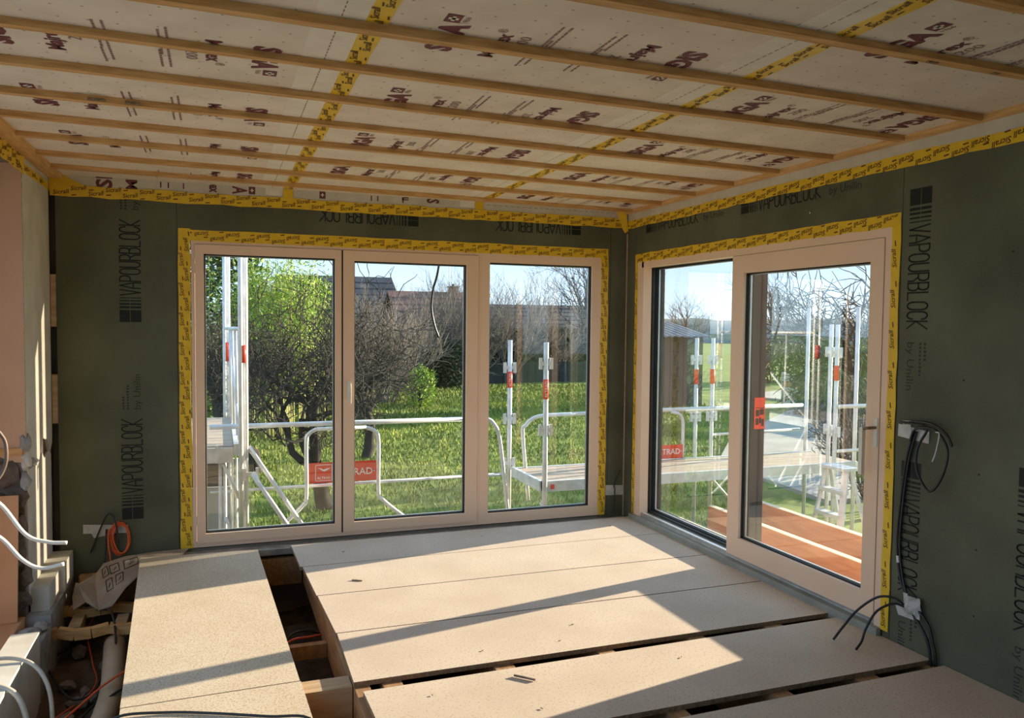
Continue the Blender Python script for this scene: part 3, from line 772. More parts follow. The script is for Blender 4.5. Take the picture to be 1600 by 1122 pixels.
cable('conduit', 'white_conduit', [(-4.75, -1.42, .64), (-4.6, -1.36, .58), (-4.479, -1.3, .491), (-4.376, -1.3, .359), (-4.286, -1.3, .304), (-4.177, -1.3, .318)], .0105, 'pale conduit poking out of the old wall, lower of two', 'conduit', per=8)
cable('conduit', 'brown_conduit', [(-4.62, -1.45, 1.18), (-4.52, -1.36, 1.13), (-4.46, -1.3, 1.04), (-4.442, -1.3, .965), (-4.452, -1.3, .872), (-4.50, -1.32, .79), (-4.62, -1.4, .70)], .010, 'brown conduit loop curling in front of the salmon reveal', 'conduit')
cable('power_cable', 'black_cable', [(-3.95, -2.7, -.38), (-3.83, -2.62, -.06), (-3.772, -2.605, .008), (-3.584, -2.634, .009), (-3.406, -2.702, .009), (-3.179, -2.81, .009), (-3.02, -2.88, .008), (-2.95, -2.93, -.1), (-2.93, -2.95, -.4)], .006, 'black cable lying across the speckled floor board beside the pit')
cable('signal_cable', 'orange_cable', [(-3.08, -1.62, -.30), (-3.0, -1.546, -.185), (-2.871, -1.512, -.18), (-2.80, -1.45, -.20)], .006, 'thin orange cable crossing the open floor gap')
cable('power_cable', 'black_cable', [(-3.08, -1.50, -.30), (-2.98, -1.45, -.185), (-2.88, -1.41, -.18), (-2.80, -1.38, -.22)], .006, 'thin black cable crossing the open floor gap')
cable('signal_cable', 'orange_cable', [(-4.22, -1.75, -.44), (-4.08, -1.65, -.36), (-3.97, -1.55, -.30), (-3.86, -1.47, -.26), (-3.78, -1.42, -.24)], .006, 'orange cable slanting through the pit toward the floor board')
cable('power_cable', 'black_cable', [(-4.36, -.80, -.45), (-4.26, -1.1, -.43), (-4.13, -1.38, -.42), (-4.03, -1.27, -.42), (-4.06, -.7, -.43), (-4.18, -.45, -.44), (-4.35, -.62, -.45)], .007, 'black cable looped on the rubble in the pit')
cable('power_cable', 'black_cable', [(-4.20, -1.95, -.44), (-4.02, -1.75, -.38), (-3.92, -1.62, -.33), (-3.80, -1.52, -.30)], .007, 'straight black cable running beside the slanting orange one')
# cream duct lying in the pit
d = MB().tube(catmull([(-3.99, -.78, -.36), (-3.96, -1.1, -.37), (-3.93, -1.5, -.38), (-3.95, -1.9, -.40), (-4.0, -2.4, -.42)]), .062, 16)
d.build('duct', 'duct', None, smooth=True, label='beige ventilation duct lying along the pit edge', cat='duct')
rr = random.Random(21)
for i in range(16):
    rock('rubble_stone', 'rubble', (rr.uniform(-4.25, -3.98), rr.uniform(-2.4, -.45), -.47), (rr.uniform(.03, .075), rr.uniform(.03, .07), rr.uniform(.025, .05)), None, 60 + i, 1,
         label='brown stone among the rubble in the floor pit', cat='stone', group='loose stones in the pit')
# crumpled building paper by the back wall
root = empty('building_paper', (-4.05, -.3, -.12), 'crumpled brown building paper with printed pictograms on the pit edge', 'paper')
pp = np.array([[(-4.27, -.24, -.12), (-4.25, -.36, -.09), (-4.20, -.46, -.17)], [(-4.17, -.15, -.08), (-4.15, -.32, -.13), (-4.11, -.52, -.22)], [(-4.13, -.10, -.03), (-4.08, -.30, -.09), (-4.03, -.52, -.20)], [(-4.0, -.075, .0), (-3.97, -.25, -.05), (-3.96, -.42, -.12)], [(-3.80, -.06, .012), (-3.80, -.13, -.005), (-3.82, -.20, -.03)], [(-3.58, -.045, .012), (-3.6, -.08, .0), (-3.62, -.12, -.01)]])
mb = MB(); nr, ncol = pp.shape[:2]
mb.v = [tuple(p) for r_ in pp for p in r_] + [(p[0], p[1], p[2] - .004) for r_ in pp for p in r_]
k0 = nr * ncol
for i in range(nr - 1):
    for j in range(ncol - 1):
        a = i * ncol + j; q = (a, a + 1, a + ncol + 1, a + ncol)
        mb.f += [q, tuple(x + k0 for x in q[::-1])]; mb.mi += [0, 0]
mb.build('sheet', 'paper', root)
def on_paper(u, v):
    u *= nr - 1; v *= ncol - 1; i, j = min(int(u), nr - 2), min(int(v), ncol - 2); a, b = u - i, v - j
    return pp[i, j] * (1 - a) * (1 - b) + pp[i + 1, j] * a * (1 - b) + pp[i, j + 1] * (1 - a) * b + pp[i + 1, j + 1] * a * b + np.array([0, -.002, .004])
mb = MB()
for (u0, u1, v0, v1) in ((.33, .42, .12, .38), (.44, .53, .15, .4), (.58, .68, .15, .45), (.36, .44, .5, .72), (.48, .56, .5, .72)):
    for (a, b) in (((u0, v0), (u1, v0)), ((u1, v0), (u1, v1)), ((u1, v1), (u0, v1)), ((u0, v1), (u0, v0)), ((u0 * .6 + u1 * .4, v0 * .3 + v1 * .7), (u0 * .3 + u1 * .7, v0 * .6 + v1 * .4))):
        mb.tube([on_paper(*a), on_paper(*b)], .0022, 4)
mb.build('pictograms', 'black_print', root)
MB().add([(-4.295, -.30, -.18), (-4.28, -.26, -.10), (-4.17, -.30, -.13), (-4.19, -.40, -.19), (-4.27, -.44, -.23)], [(0, 1, 2), (0, 2, 3), (0, 3, 4)]).build('torn_flap', 'paper', root)

# leaning orange board in the reveal
MB().hexa([(-4.78, -.90, -.118), (-4.49, -.90, -.118), (-4.49, -.885, -.118), (-4.78, -.885, -.118), (-4.78, -.86, .632), (-4.482, -.86, .628), (-4.482, -.845, .628), (-4.78, -.845, .632)]).build('leaning_board', 'orange_board', None, label='smooth orange board leaning against the broken stone reveal', cat='board')

# grey tape pieces (flat) holding the cables
def grey_patch(quads, label, lift=.004):
    mb = MB()
    for q, n in quads:
        mb.prism([Vector(p) for p in q], Vector(n) * .003)
    return mb.build('adhesive_patch', 'grey_tape', None, label=label, cat='tape')
grey_patch([([(-4.268, -.001, .165), (-3.983, -.001, .150), (-3.983, -.001, .206), (-4.268, -.001, .229)], (0, -1, 0)), ([(-4.20, -.0045, .13), (-4.07, -.0045, .15), (-4.07, -.0045, .19), (-4.22, -.0045, .17)], (0, -1, 0))], 'silver tape patch behind the orange coil on the dark board')
grey_patch([([(-.175, -.001, .17), (-.006, -.001, .165), (-.006, -.001, .25), (-.175, -.001, .26)], (0, -1, 0))], 'silver tape patch low in the corner between window and door')
grey_patch([([(-.001, -3.02, 1.10), (-.001, -3.215, 1.085), (-.001, -3.217, 1.146), (-.001, -3.022, 1.165)], (-1, 0, 0)), ([(-.0045, -3.06, 1.12), (-.0045, -3.11, 1.13), (-.0045, -3.10, 1.19), (-.0045, -3.05, 1.185)], (-1, 0, 0))], 'silver tape patch holding the high black cable loop on the green wall')
mb = MB().prism([(-.001, -3.04, .20), (-.001, -3.06, .155), (-.001, -3.16, .16), (-.001, -3.12, .25)], (-.003, 0, 0))
r = np.random.default_rng(4); import itertools
cc = []
for i in range(7):
    for j in range(6): cc.append((-.03 - .035 * math.sin(math.pi * i / 6) * math.sin(math.pi * j / 5) + r.uniform(-.012, .012), -3.12 - .105 * i / 6 + r.uniform(-.006, .006), .19 + .10 * j / 5 + r.uniform(-.006, .006)))
b0 = len(mb.v); mb.v += cc
for i in range(6):
    for j in range(5):
        a = b0 + i * 6 + j; mb.f.append((a, a + 1, a + 7, a + 6)); mb.mi.append(0)
mb.build('adhesive_patch', 'grey_tape', None, label='crumpled wad of silver tape low on the green wall', cat='tape')

# black cables on the right wall
root = empty('wall_cable', (-.03, -3.15, .2), 'black cable dropping down the green wall from a round loop beside the door', 'cable')
loop = [(-.03, -3.06, 1.18), (-.03, -3.15, 1.178), (-.035, -3.231, 1.165), (-.05, -3.19, 1.061), (-.06, -3.201, .95), (-.065, -3.282, .861), (-.065, -3.353, .945), (-.06, -3.376, 1.074), (-.05, -3.307, 1.159), (-.04, -3.22, 1.17), (-.03, -3.15, 1.15), (-.025, -3.12, 1.09)]
MB().tube(catmull(loop), .0065, 8).build('loop', 'black_cable', root, smooth=True)
MB().tube(catmull([(-.02, -3.08, 1.175), (-.03, -3.18, 1.195), (-.045, -3.29, 1.188), (-.05, -3.36, 1.15), (-.05, -3.392, 1.10)]), .0065, 8).build('loose_end', 'black_cable', root, smooth=True)
MB().tube(catmull([(-.02, -3.137, 1.146), (-.016, -3.091, .98), (-.014, -3.059, .738), (-.013, -3.046, .53), (-.015, -3.074, .367), (-.025, -3.132, .262)]), .0065, 8).build('drop', 'black_cable', root, smooth=True)
MB().tube(catmull([(-.018, -3.15, 1.14), (-.014, -3.103, .97), (-.013, -3.074, .735), (-.012, -3.062, .53), (-.014, -3.09, .367), (-.025, -3.14, .26)]), .0065, 8).build('drop', 'black_cable', root, smooth=True)
MB().tube([(-.014, -3.056, .47), (-.014, -3.060, .435)], .009, 8).build('clip', 'white_conduit', root)
MB().tube(catmull([(-.055, -3.30, 1.158), (-.06, -3.325, 1.15), (-.062, -3.31, 1.06), (-.06, -3.29, 1.01)]), .003, 6).build('tie', 'white_conduit', root)
cable('floor_cable', 'black_cable', [(-.04, -3.13, .235), (-.07, -3.09, .262), (-.12, -3.03, .25), (-.19, -2.97, .17), (-.26, -2.945, .08), (-.314, -2.934, .012)], .0065, 'black cable arching from the silver wad to the floor, longer reach')
cable('floor_cable', 'black_cable', [(-.04, -3.14, .225), (-.08, -3.10, .235), (-.15, -3.06, .19), (-.21, -3.05, .10), (-.24, -3.055, .04), (-.295, -3.075, .012)], .0065, 'black cable arching from the silver wad and curling at its tip')
cable('floor_cable', 'black_cable', [(-.03, -3.16, .22), (-.03, -3.245, .135), (-.025, -3.279, .06), (-.025, -3.292, -.05), (-.025, -3.30, -.3)], .0075, 'black cable dropping from the silver wad into the floor slot, nearer the door')
cable('floor_cable', 'black_cable', [(-.03, -3.20, .24), (-.026, -3.27, .175), (-.024, -3.296, .10), (-.022, -3.318, .0), (-.022, -3.322, -.3)], .0075, 'black cable dropping from the silver wad into the floor slot, farther from the door')
cable('corner_cable', 'black_cable', [(-.10, -.012, .24), (-.085, -.03, .32), (-.06, -.045, .39)], .005, 'short black cable stub in the corner, pointing up')
cable('corner_cable', 'black_cable', [(-.09, -.012, .24), (-.105, -.04, .14), (-.125, -.06, .05), (-.13, -.07, .01)], .005, 'short black cable stub in the corner, pointing down')
# scraps on the boards
MB().bar((-2.063, -2.771, .006), (-1.985, -2.850, .006), .008, .008).build('wood_splinter', 'stone', None, label='dark wood splinter on the near floor board', cat='splinter')
MB().bar((-2.566, -1.113, .004), (-2.505, -1.15, .004), .008, .006).build('wood_splinter', 'chip_edge', None, label='thin curled splinter on the far floor boards', cat='splinter')
scr = random.Random(8)
for i in range(9):
    x, y = scr.uniform(-2.7, -.1), scr.choice((-.45, -1.0, -1.6, -2.3, -3.0)) + scr.uniform(-.2, .2)
    a = scr.uniform(0, 3.1); L = scr.uniform(.01, .02)
    MB().bar((x, y, .003), (x + L * math.cos(a), y + L * math.sin(a), .003), .004, .003).build('wood_shaving', 'chip_edge', None, label='tiny wood shaving lying loose on the floor boards', cat='shaving', group='wood shavings on the floor boards')

# ================================================================== OUTSIDE
GZ = -1.0
def gh(x, y):
    return GZ + .05 * np.sin(x * .35 + 1) * np.cos(y * .28) + .02 * np.sin(x * 1.3) * np.sin(y * 1.1 + 2)
def axis_pts(lo, hi, c0, c1, fine, n):
    a = np.linspace(lo, c0, n)[:-1]; b = np.arange(c0, c1, fine); c = np.linspace(c1, hi, n)
    return np.concatenate([a, b, c])
gxs = axis_pts(-160, 220, -14, 24, .5, 12); gys = axis_pts(-60, 260, -6, 32, .5, 12)
gx, gy = np.meshgrid(gxs, gys)
gz = gh(gx, gy)
# keep the soil below the pit under the house
gz = np.where((gx > -5.4) & (gx < .4) & (gy < .4), np.minimum(gz, -.98), gz)
V = np.stack([gx.ravel(), gy.ravel(), gz.ravel()], 1)
ny_, nx_ = gx.shape; idx = np.arange(nx_ * ny_).reshape(ny_, nx_)
F = np.stack([idx[:-1, :-1].ravel(), idx[:-1, 1:].ravel(), idx[1:, 1:].ravel(), idx[1:, :-1].ravel()], 1)
ground = raw_mesh('ground', V, F, 4, 'lawn', kind='structure')
# grass blades on the part of the lawn seen through the glass
g = np.random.default_rng(2); N = 90000
gx_ = g.uniform(-6.5, 12, N); gy_ = 2.2 + 24 * g.random(N) ** 1.6
keep = (gx_ < 1.5 + gy_ * .75) & (gx_ > -4.6 - gy_ * .05); gx_, gy_ = gx_[keep], gy_[keep]; N = len(gx_)
h_ = g.uniform(.03, .085, N) * (1 + gy_ / 30); a_ = g.uniform(0, 6.28, N); w_ = .006 * (1 + gy_ / 6)
b_ = np.stack([gx_, gy_, gh(gx_, gy_) - .005], 1); d_ = np.stack([np.cos(a_), np.sin(a_), 0 * a_], 1)
l_ = g.normal(0, .35, (N, 2)) * h_[:, None]
tip = b_ + np.stack([l_[:, 0], l_[:, 1], h_], 1)
V = np.stack([b_ - d_ * w_[:, None], b_ + d_ * w_[:, None], tip], 1).reshape(-1, 3)
raw_mesh('grass', V, np.arange(3 * N).reshape(-1, 3), 3, 'blade', label='short sunlit lawn grass behind the house', cat='grass', kind='stuff')

# wooded ridge on the horizon
na = 160; ang = np.linspace(-.6, 2.2, na)
r0 = np.random.default_rng(5)
prof = np.convolve(r0.normal(0, 1, na + 20), np.ones(12) / 12, 'same')[10:-10] * 1.1 + r0.normal(0, .12, na)
rows = []
for rad, hh in ((118, -2), (126, .62), (134, 1.0), (150, .8), (170, -2)):
    top = 3.4 + prof + 1.5 * np.clip(ang - .9, 0, 1)
    z = np.where(hh < -1, GZ - 1.5, GZ + (top - GZ) * hh)
    rows.append(np.stack([np.sin(ang) * rad, np.cos(ang) * rad, z + 0 * ang], 1))
V = np.concatenate(rows); idx = np.arange(5 * na).reshape(5, na)
F = np.stack([idx[:-1, :-1].ravel(), idx[1:, :-1].ravel(), idx[1:, 1:].ravel(), idx[:-1, 1:].ravel()], 1)
raw_mesh('hill', V, F, 4, 'woods', kind='structure')

# ---- driveway and paths on the door side
def slab(name, poly, z0, z1, mat, **kw):
    return MB().prism([(x, y, z0) for x, y in poly], (0, 0, z1 - z0)).build(name, mat, None, **kw)
slab('driveway', [(5.2, 3.2), (7.8, 3.4), (10.6, 7.3), (15.4, 11.2), (40, 22), (40, 26), (13.6, 14.2), (7.9, 9.4), (5.6, 6.6)], -1.06, -.93, 'concrete', kind='structure')
slab('road', [(16, 15.3), (60, 33), (60, 39), (15, 19.0)], -1.06, -.92, 'concrete', kind='structure')

# ---- trees
def grow(out, r, p, d, L, rad, depth, cfg):
    n = cfg['seg']; pts = [p]; rads = [rad]; q = Vector(p); dd = Vector(d).normalized()
    for i in range(n):
        dd = (dd + Vector((r.gauss(0, 1), r.gauss(0, 1), r.gauss(0, 1))) * cfg['wig'] + Vector((0, 0, cfg['up']))).normalized()
        if depth > 0 and 'floor' in cfg and q.z < cfg['floor']: dd = (dd + Vector((0, 0, .9))).normalized()
        q = q + dd * (L / n)
        pts.append(tuple(q)); rads.append(rad * (1 - (1 - cfg['taper']) * (i + 1) / n))
    out.append((pts, rads, depth))
    if depth >= cfg['depth']: return
    k = cfg['kids'][min(depth, len(cfg['kids']) - 1)]
    for j in range(k):
        t = 1.0 if (j == 0 and depth > 0) or (depth == 0 and j < cfg.get('top', 3)) else r.uniform(cfg.get('tmin', .35), 1.0)
        f = t * n; i = min(int(f), n - 1); a = f - i
        bp_ = Vector(pts[i]) * (1 - a) + Vector(pts[i + 1]) * a
        br = rads[i] * (1 - a) + rads[i + 1] * a
        dv = (Vector(pts[min(i + 1, n)]) - Vector(pts[i])).normalized()
        az = 2 * math.pi * (j + r.random()) / k
        s1 = dv.orthogonal().normalized(); s2 = dv.cross(s1)
        an = math.radians(r.uniform(*cfg['ang']))
        nd = dv * math.cos(an) + (s1 * math.cos(az) + s2 * math.sin(az)) * math.sin(an)
        grow(out, r, tuple(bp_), nd, L * r.uniform(*cfg['len']), max(br * r.uniform(*cfg.get('rk', (.55, .8))), cfg['rmin']), depth + 1, cfg)
def tree(name, base, cfg, seed, mat, label, L=1.0, rad=.1, d=(0, 0, 1), group=None, split=2, stems=1, spread=.3, cat='tree'):
    r = random.Random(seed); out = []
    for s in range(stems):
        a = 2 * math.pi * s / stems + r.random(); k = spread if stems > 1 else 0
        grow(out, r, (base[0] + k * .3 * math.cos(a), base[1] + k * .3 * math.sin(a), base[2] - .05), Vector(d) + Vector((math.cos(a), math.sin(a), 0)) * k, L * (r.uniform(.8, 1.1) if stems > 1 else 1), rad, 0, cfg)
    root = empty(name, base, label, cat, group)
    for nm, lo, hi, ns in (('trunk', 0, split - 1, 8), ('twigs', split, 99, 3)):
        mb = MB()
        for pts, rads, dep in out:
            if lo <= dep <= hi: mb.tube(pts, rads, ns if dep < 2 or ns == 3 else 5, caps=False)
        if mb.f: mb.build(nm, mat, root, smooth=True)
    return root
def leaves(C, size, seed, aspect=.45, droop=.3):
    """diamond leaves folded along the midrib; C (n,3) -> (V, F)"""
    g = np.random.default_rng(seed); n = len(C)
    a = g.uniform(0, 2 * np.pi, n); e = g.normal(-droop, .5, n)
    u = np.stack([np.cos(a) * np.cos(e), np.sin(a) * np.cos(e), np.sin(e)], 1)
    w = np.cross(u, g.normal(0, 1, (n, 3))); w /= np.linalg.norm(w, axis=1, keepdims=True)
    s = size * g.uniform(.6, 1.4, n)[:, None]
    V = np.stack([C, C + u * s * .5 + w * s * aspect / 2, C + u * s, C + u * s * .5 - w * s * aspect / 2], 1).reshape(-1, 3)
    return V, np.arange(4 * n).reshape(-1, 4)

APPLE = dict(seg=5, wig=.30, up=.02, taper=.62, depth=5, kids=(5, 4, 4, 4, 3), ang=(28, 75), len=(.62, .92), rmin=.007, tmin=.3, top=4, rk=(.62, .85))
APPLE['up'] = .08; APPLE['tmin'] = .55; APPLE['floor'] = GZ + 1.15
BARE = dict(seg=5, wig=.12, up=.05, taper=.55, depth=4, kids=(6, 5, 5, 4), ang=(20, 50), len=(.55, .82), rmin=.008, tmin=.25, top=3)
BUSH = dict(seg=4, wig=.13, up=.06, taper=.5, depth=3, kids=(5, 5, 4), ang=(14, 40), len=(.55, .85), rmin=.008, tmin=.2, top=2)
tree('apple_tree', (-1.93, 5.35, GZ), APPLE, 12, 'bark', 'gnarled bare fruit tree on the lawn in front of the middle panes', L=1.12, rad=.125, d=(-.05, 0, 1))
tree('apple_tree', (-2.80, 8.6, GZ), APPLE, 5, 'bark', 'dark bare fruit tree beside the scaffold tower', L=1.0, rad=.15, d=(.12, -.1, 1))
tree('apple_tree', (-.6, 9.6, GZ), APPLE, 31, 'bark', 'dense twiggy fruit tree behind the gnarled one', L=1.15, rad=.12, d=(.05, 0, 1))
tree('bare_tree', (14.0, 30, GZ), BARE, 3, 'bark', 'tall bare tree rising over the long dark roof', L=2.9, rad=.17)
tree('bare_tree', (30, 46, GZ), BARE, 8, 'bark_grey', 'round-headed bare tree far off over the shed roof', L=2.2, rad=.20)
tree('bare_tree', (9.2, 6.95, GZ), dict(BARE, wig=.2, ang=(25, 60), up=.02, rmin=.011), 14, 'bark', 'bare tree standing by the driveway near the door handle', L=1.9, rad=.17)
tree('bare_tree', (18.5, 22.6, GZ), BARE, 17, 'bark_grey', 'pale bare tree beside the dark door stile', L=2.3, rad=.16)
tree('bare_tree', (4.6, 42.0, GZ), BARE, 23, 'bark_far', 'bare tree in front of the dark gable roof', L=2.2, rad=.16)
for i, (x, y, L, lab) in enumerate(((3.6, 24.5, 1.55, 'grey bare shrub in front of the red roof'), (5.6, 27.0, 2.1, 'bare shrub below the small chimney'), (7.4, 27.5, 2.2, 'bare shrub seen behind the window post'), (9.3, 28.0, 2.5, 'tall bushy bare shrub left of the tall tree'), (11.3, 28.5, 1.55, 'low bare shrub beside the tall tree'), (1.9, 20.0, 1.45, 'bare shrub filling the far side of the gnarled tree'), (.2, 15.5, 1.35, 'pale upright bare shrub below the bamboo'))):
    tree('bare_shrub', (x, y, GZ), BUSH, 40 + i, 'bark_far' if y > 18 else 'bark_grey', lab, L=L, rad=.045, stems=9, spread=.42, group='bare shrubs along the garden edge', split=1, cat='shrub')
for i, (x, y, L, lab) in enumerate(((8.6, 50, 2.5, 'bare tree crown showing above the red roof ridge'), (11.2, 52, 2.6, 'bare tree crown beside the small chimney'), (14.5, 53, 2.3, 'bare tree crown above the long dark roof'), (17.5, 54, 2.2, 'bare tree crown behind the tall dark tree'))):
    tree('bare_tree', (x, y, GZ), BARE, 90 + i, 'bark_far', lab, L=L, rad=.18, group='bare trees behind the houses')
for i, (x, y, L, lab) in enumerate(((7.6, 5.2, .8, 'straggly twig bush beyond the terrace joists'), (5.6, 2.6, .7, 'low twig bush close behind the terrace joists'))):
    tree('twig_bush', (x, y, GZ), BUSH, 70 + i, 'bark_grey', lab, L=L, rad=.02, stems=10, spread=.5, split=1, cat='shrub')

# bamboo clump
root = empty('bamboo', (-1.9, 13, GZ), 'tall yellow-green bamboo clump behind the fruit trees', 'bamboo')
g = np.random.default_rng(9); mb = MB(); C = []
for i in range(85):
    x, y = -2.0 + g.normal(0, .55), 13 + g.normal(0, .35); hgt = g.uniform(3.3, 4.5); lean = g.normal(0, .16, 2)
    pts = [(x + lean[0] * t * t * hgt * .4, y + lean[1] * t * t * hgt * .3, GZ + hgt * t - .25 * t ** 3 * abs(lean[0])) for t in np.linspace(0, 1, 6)]
    mb.tube(pts, [.013 * (1 - .7 * t) for t in np.linspace(0, 1, 6)], 4, caps=False)
    P = np.array(pts)
    for t in g.uniform(.30, 1, 170):
        f = t * 5; k = min(int(f), 4); q = P[k] * (1 - f + k) + P[k + 1] * (f - k); C.append(q + g.normal(0, [.20, .16, .10]))
mb.build('canes', 'bamboo_cane', root)
V, F = leaves(np.array(C), .13, 3, .17, .5); raw_mesh('foliage', V, F, 4, 'bamboo_leaf', root)
# leafy shapes: ellipsoid clouds
def bush(name, c, rad, n, size, mat, label, seed, trunk=True, cat='shrub', aspect=.45, shell=.55):
    g = np.random.default_rng(seed); root = empty(name, (c[0], c[1], GZ), label, cat)
    d = g.normal(0, 1, (n, 3)); d /= np.linalg.norm(d, axis=1, keepdims=True)
    lob = 1 + .18 * np.sin(d[:, :1] * 5 + seed) * np.cos(d[:, 2:] * 6) + .12 * np.sin(d[:, 1:2] * 9)
    C = np.array(c) + d * np.array(rad) * (shell + (1 - shell) * g.random((n, 1)) ** .5) * lob
    C[:, 2] = np.maximum(C[:, 2], GZ + .03)
    V, F = leaves(C, size, seed + 1, aspect, .1); raw_mesh('foliage', V, F, 4, mat, root)
    if trunk:
        mb = MB(); r = random.Random(seed)
        for k in range(6):
            mb.tube([(c[0], c[1], GZ), (c[0] + r.gauss(0, .1) * rad[0], c[1] + r.gauss(0, .1), (GZ + c[2]) / 2), (c[0] + r.gauss(0, .4) * rad[0], c[1] + r.gauss(0, .4) * rad[1], c[2] + r.uniform(0, .4) * rad[2])], [.03, .022, .01], 5, caps=False)
        mb.build('stems', 'bark', root)
    return root
bush('evergreen_tree', (-3.7, 16.5, 1.7), (1.6, 1.2, 2.8), 9000, .20, 'evergreen', 'dark green conifer behind the scaffold tower', 2, cat='tree')
bush('evergreen_tree', (-.9, 19.5, .9), (1.5, 1.2, 2.0), 7000, .20, 'evergreen', 'dark evergreen behind the bamboo clump', 12, cat='tree')
bush('leafy_shrub', (-3.55, 10.6, .35), (.55, .6, 1.15), 2600, .13, 'shrub_leaf', 'glossy yellow-green shrub at the window edge', 4)
bush('leafy_shrub', (2.6, 18.2, -.35), (.45, .45, .65), 1800, .14, 'bamboo_leaf', 'small bright yellow shrub on the far lawn', 14, aspect=.2)
def hedge(name, x0, x1, y0, y1, z1, n, size, mat, label, seed):
    g = np.random.default_rng(seed); root = empty(name, ((x0 + x1) / 2, (y0 + y1) / 2, GZ), label, 'hedge')
    C = np.stack([g.uniform(x0, x1, n), g.uniform(y0, y1, n), GZ + (z1 - GZ) * g.random(n) ** .8], 1)
    C[:, 2] += .18 * np.sin(C[:, 0] * 2.1 + seed) * (C[:, 2] - GZ) / (z1 - GZ)
    V, F = leaves(C, size, seed, .5, .1); raw_mesh('foliage', V, F, 4, mat, root)
    mb = MB()
    for x in np.arange(x0 + .3, x1, .5): mb.tube([(x, (y0 + y1) / 2, GZ), (x + .1, (y0 + y1) / 2, GZ + (z1 - GZ) * .5), (x + .05, (y0 + y1) / 2 + .05, z1 - .1)], [.04, .03, .012], 5, caps=False)
    mb.build('stems', 'bark', root)
hedge('hedge', 6.3, 16.5, 29.0, 30.4, 1.35, 20000, .20, 'hedge_leaf', 'dark ragged hedge closing the far lawn', 1)
hedge('hedge', -1.5, 6.0, 24.6, 25.8, .75, 10000, .18, 'hedge_leaf', 'brown hedge behind the fruit trees', 2)
hedge('hedge', 12.6, 13.6, 10.6, 13.2, .62, 5000, .12, 'green_hedge', 'green hedge above the pale fence by the driveway', 3)
hedge('hedge', 20, 34, 24, 26, .9, 9000, .22, 'green_hedge', 'green hedge across the road', 6)

# ---- neighbouring houses
def house(name, x0, x1, y0, y1, ze, zr, wall, roof, label, chim=None, wins=(), over=.3):
    root = empty(name, ((x0 + x1) / 2, (y0 + y1) / 2, GZ), label, 'house')
    ym = (y0 + y1) / 2
    MB().box(x0, x1, y0, y1, GZ - .1, ze).build('walls', wall, root)
    MB().prism([(x0, y0 + .02, ze - .02), (x0, y1 - .02, ze - .02), (x0, ym, zr - .12)], (x1 - x0, 0, 0)).build('gable', wall, root)
    s = (zr - ze) / (ym - y0); zo = ze - over * s
    for sgn in (-1, 1):
        ye = y0 - over if sgn < 0 else y1 + over
        mb = MB()
        mb.prism([(x0 - over, ye, zo), (x0 - over, ye, zo + .10), (x0 - over, ym, zr + .08), (x0 - over, ym, zr - .04)], (x1 - x0 + 2 * over, 0, 0))
        rf = mb.build('roof', roof, root)
        k = 6
        mb = MB()
        for j in range(1, k):
            t = j / k; mb.box(x0 - over, x1 + over, ye + (ym - ye) * t - .03, ye + (ym - ye) * t + .03, zo + .06 + (zr - zo) * t, zo + .12 + (zr - zo) * t)
        mb.build('tile_course', roof, rf)
    for (a, b, c, d) in wins:
        w = MB().box(a, b, y0 - .04, y0 + .02, c, d).build('window', 'white_print', root)
        MB().box(a + .07, b - .07, y0 - .06, y0 - .03, c + .07, d - .07).build('pane', 'dark_glass', w)
    if chim:
        cx, h = chim
        c = MB().box(cx - .25, cx + .25, ym - .25, ym + .25, zr - .6, zr + h).box(cx - .3, cx + .3, ym - .3, ym + .3, zr + h, zr + h + .08).build('chimney', 'brick_wall', root)
        MB().tube([(cx, ym, zr + h), (cx, ym, zr + h + .22)], .09, 8).build('chimney_pot', 'redtile', c)
    return root
house('house', .5, 7.7, 45, 53, 2.3, 4.75, 'render_wall', 'slate', 'house with a dark slate gable roof far behind the fruit trees', wins=((2.2, 3.2, .3, 1.5), (4.8, 5.8, .3, 1.5)))
h2 = house('house', 6.1, 10.9, 36, 43, 1.2, 3.45, 'brick_wall', 'redtile', 'brick house with a worn red tile roof and one chimney', chim=(9.75, .35), wins=((6.9, 7.7, -.6, .5), (8.6, 9.4, -.6, .5)))
MB().tube([(9.5, 39.5, 3.4), (9.5, 39.5, 5.4)], .02, 5).build('aerial', 'galv', h2)
house('house', 11.5, 21, 38, 46, 1.45, 2.85, 'shed_wall', 'slate', 'long low house with a dark roof behind the bare shrubs', wins=((12.5, 13.5, -.3, .8), (15.5, 16.5, -.3, .8)))
# corrugated shed
root = empty('shed', (10.0, 16.8, GZ), 'brown garden shed with a corrugated metal roof', 'shed')
MB().box(8.75, 11.5, 16.0, 18.0, GZ - .1, 1.35).build('walls', 'shed_wall', root)
mb = MB()
xs = np.arange(8.6, 11.7, .06)
for i, x in enumerate(xs):
    zz = .03 * (1 if i % 4 < 2 else 0)
    mb.v += [(x, 15.75, 1.32 + zz), (x, 18.2, 1.78 + zz), (x, 18.2, 1.75 + zz), (x, 15.75, 1.29 + zz)]
for i in range(len(xs) - 1):
    a = 4 * i; b = a + 4
    for q in ((0, 1), (1, 2), (2, 3), (3, 0)): mb.f.append((a + q[0], b + q[0], b + q[1], a + q[1])); mb.mi.append(0)
mb.build('roof', 'corrugated', root)
for k in range(6): MB().box(8.77 + k * .5, 8.81 + k * .5, 15.97, 16.0, GZ, 1.33).build('cover_strip', 'shed_wall', root)
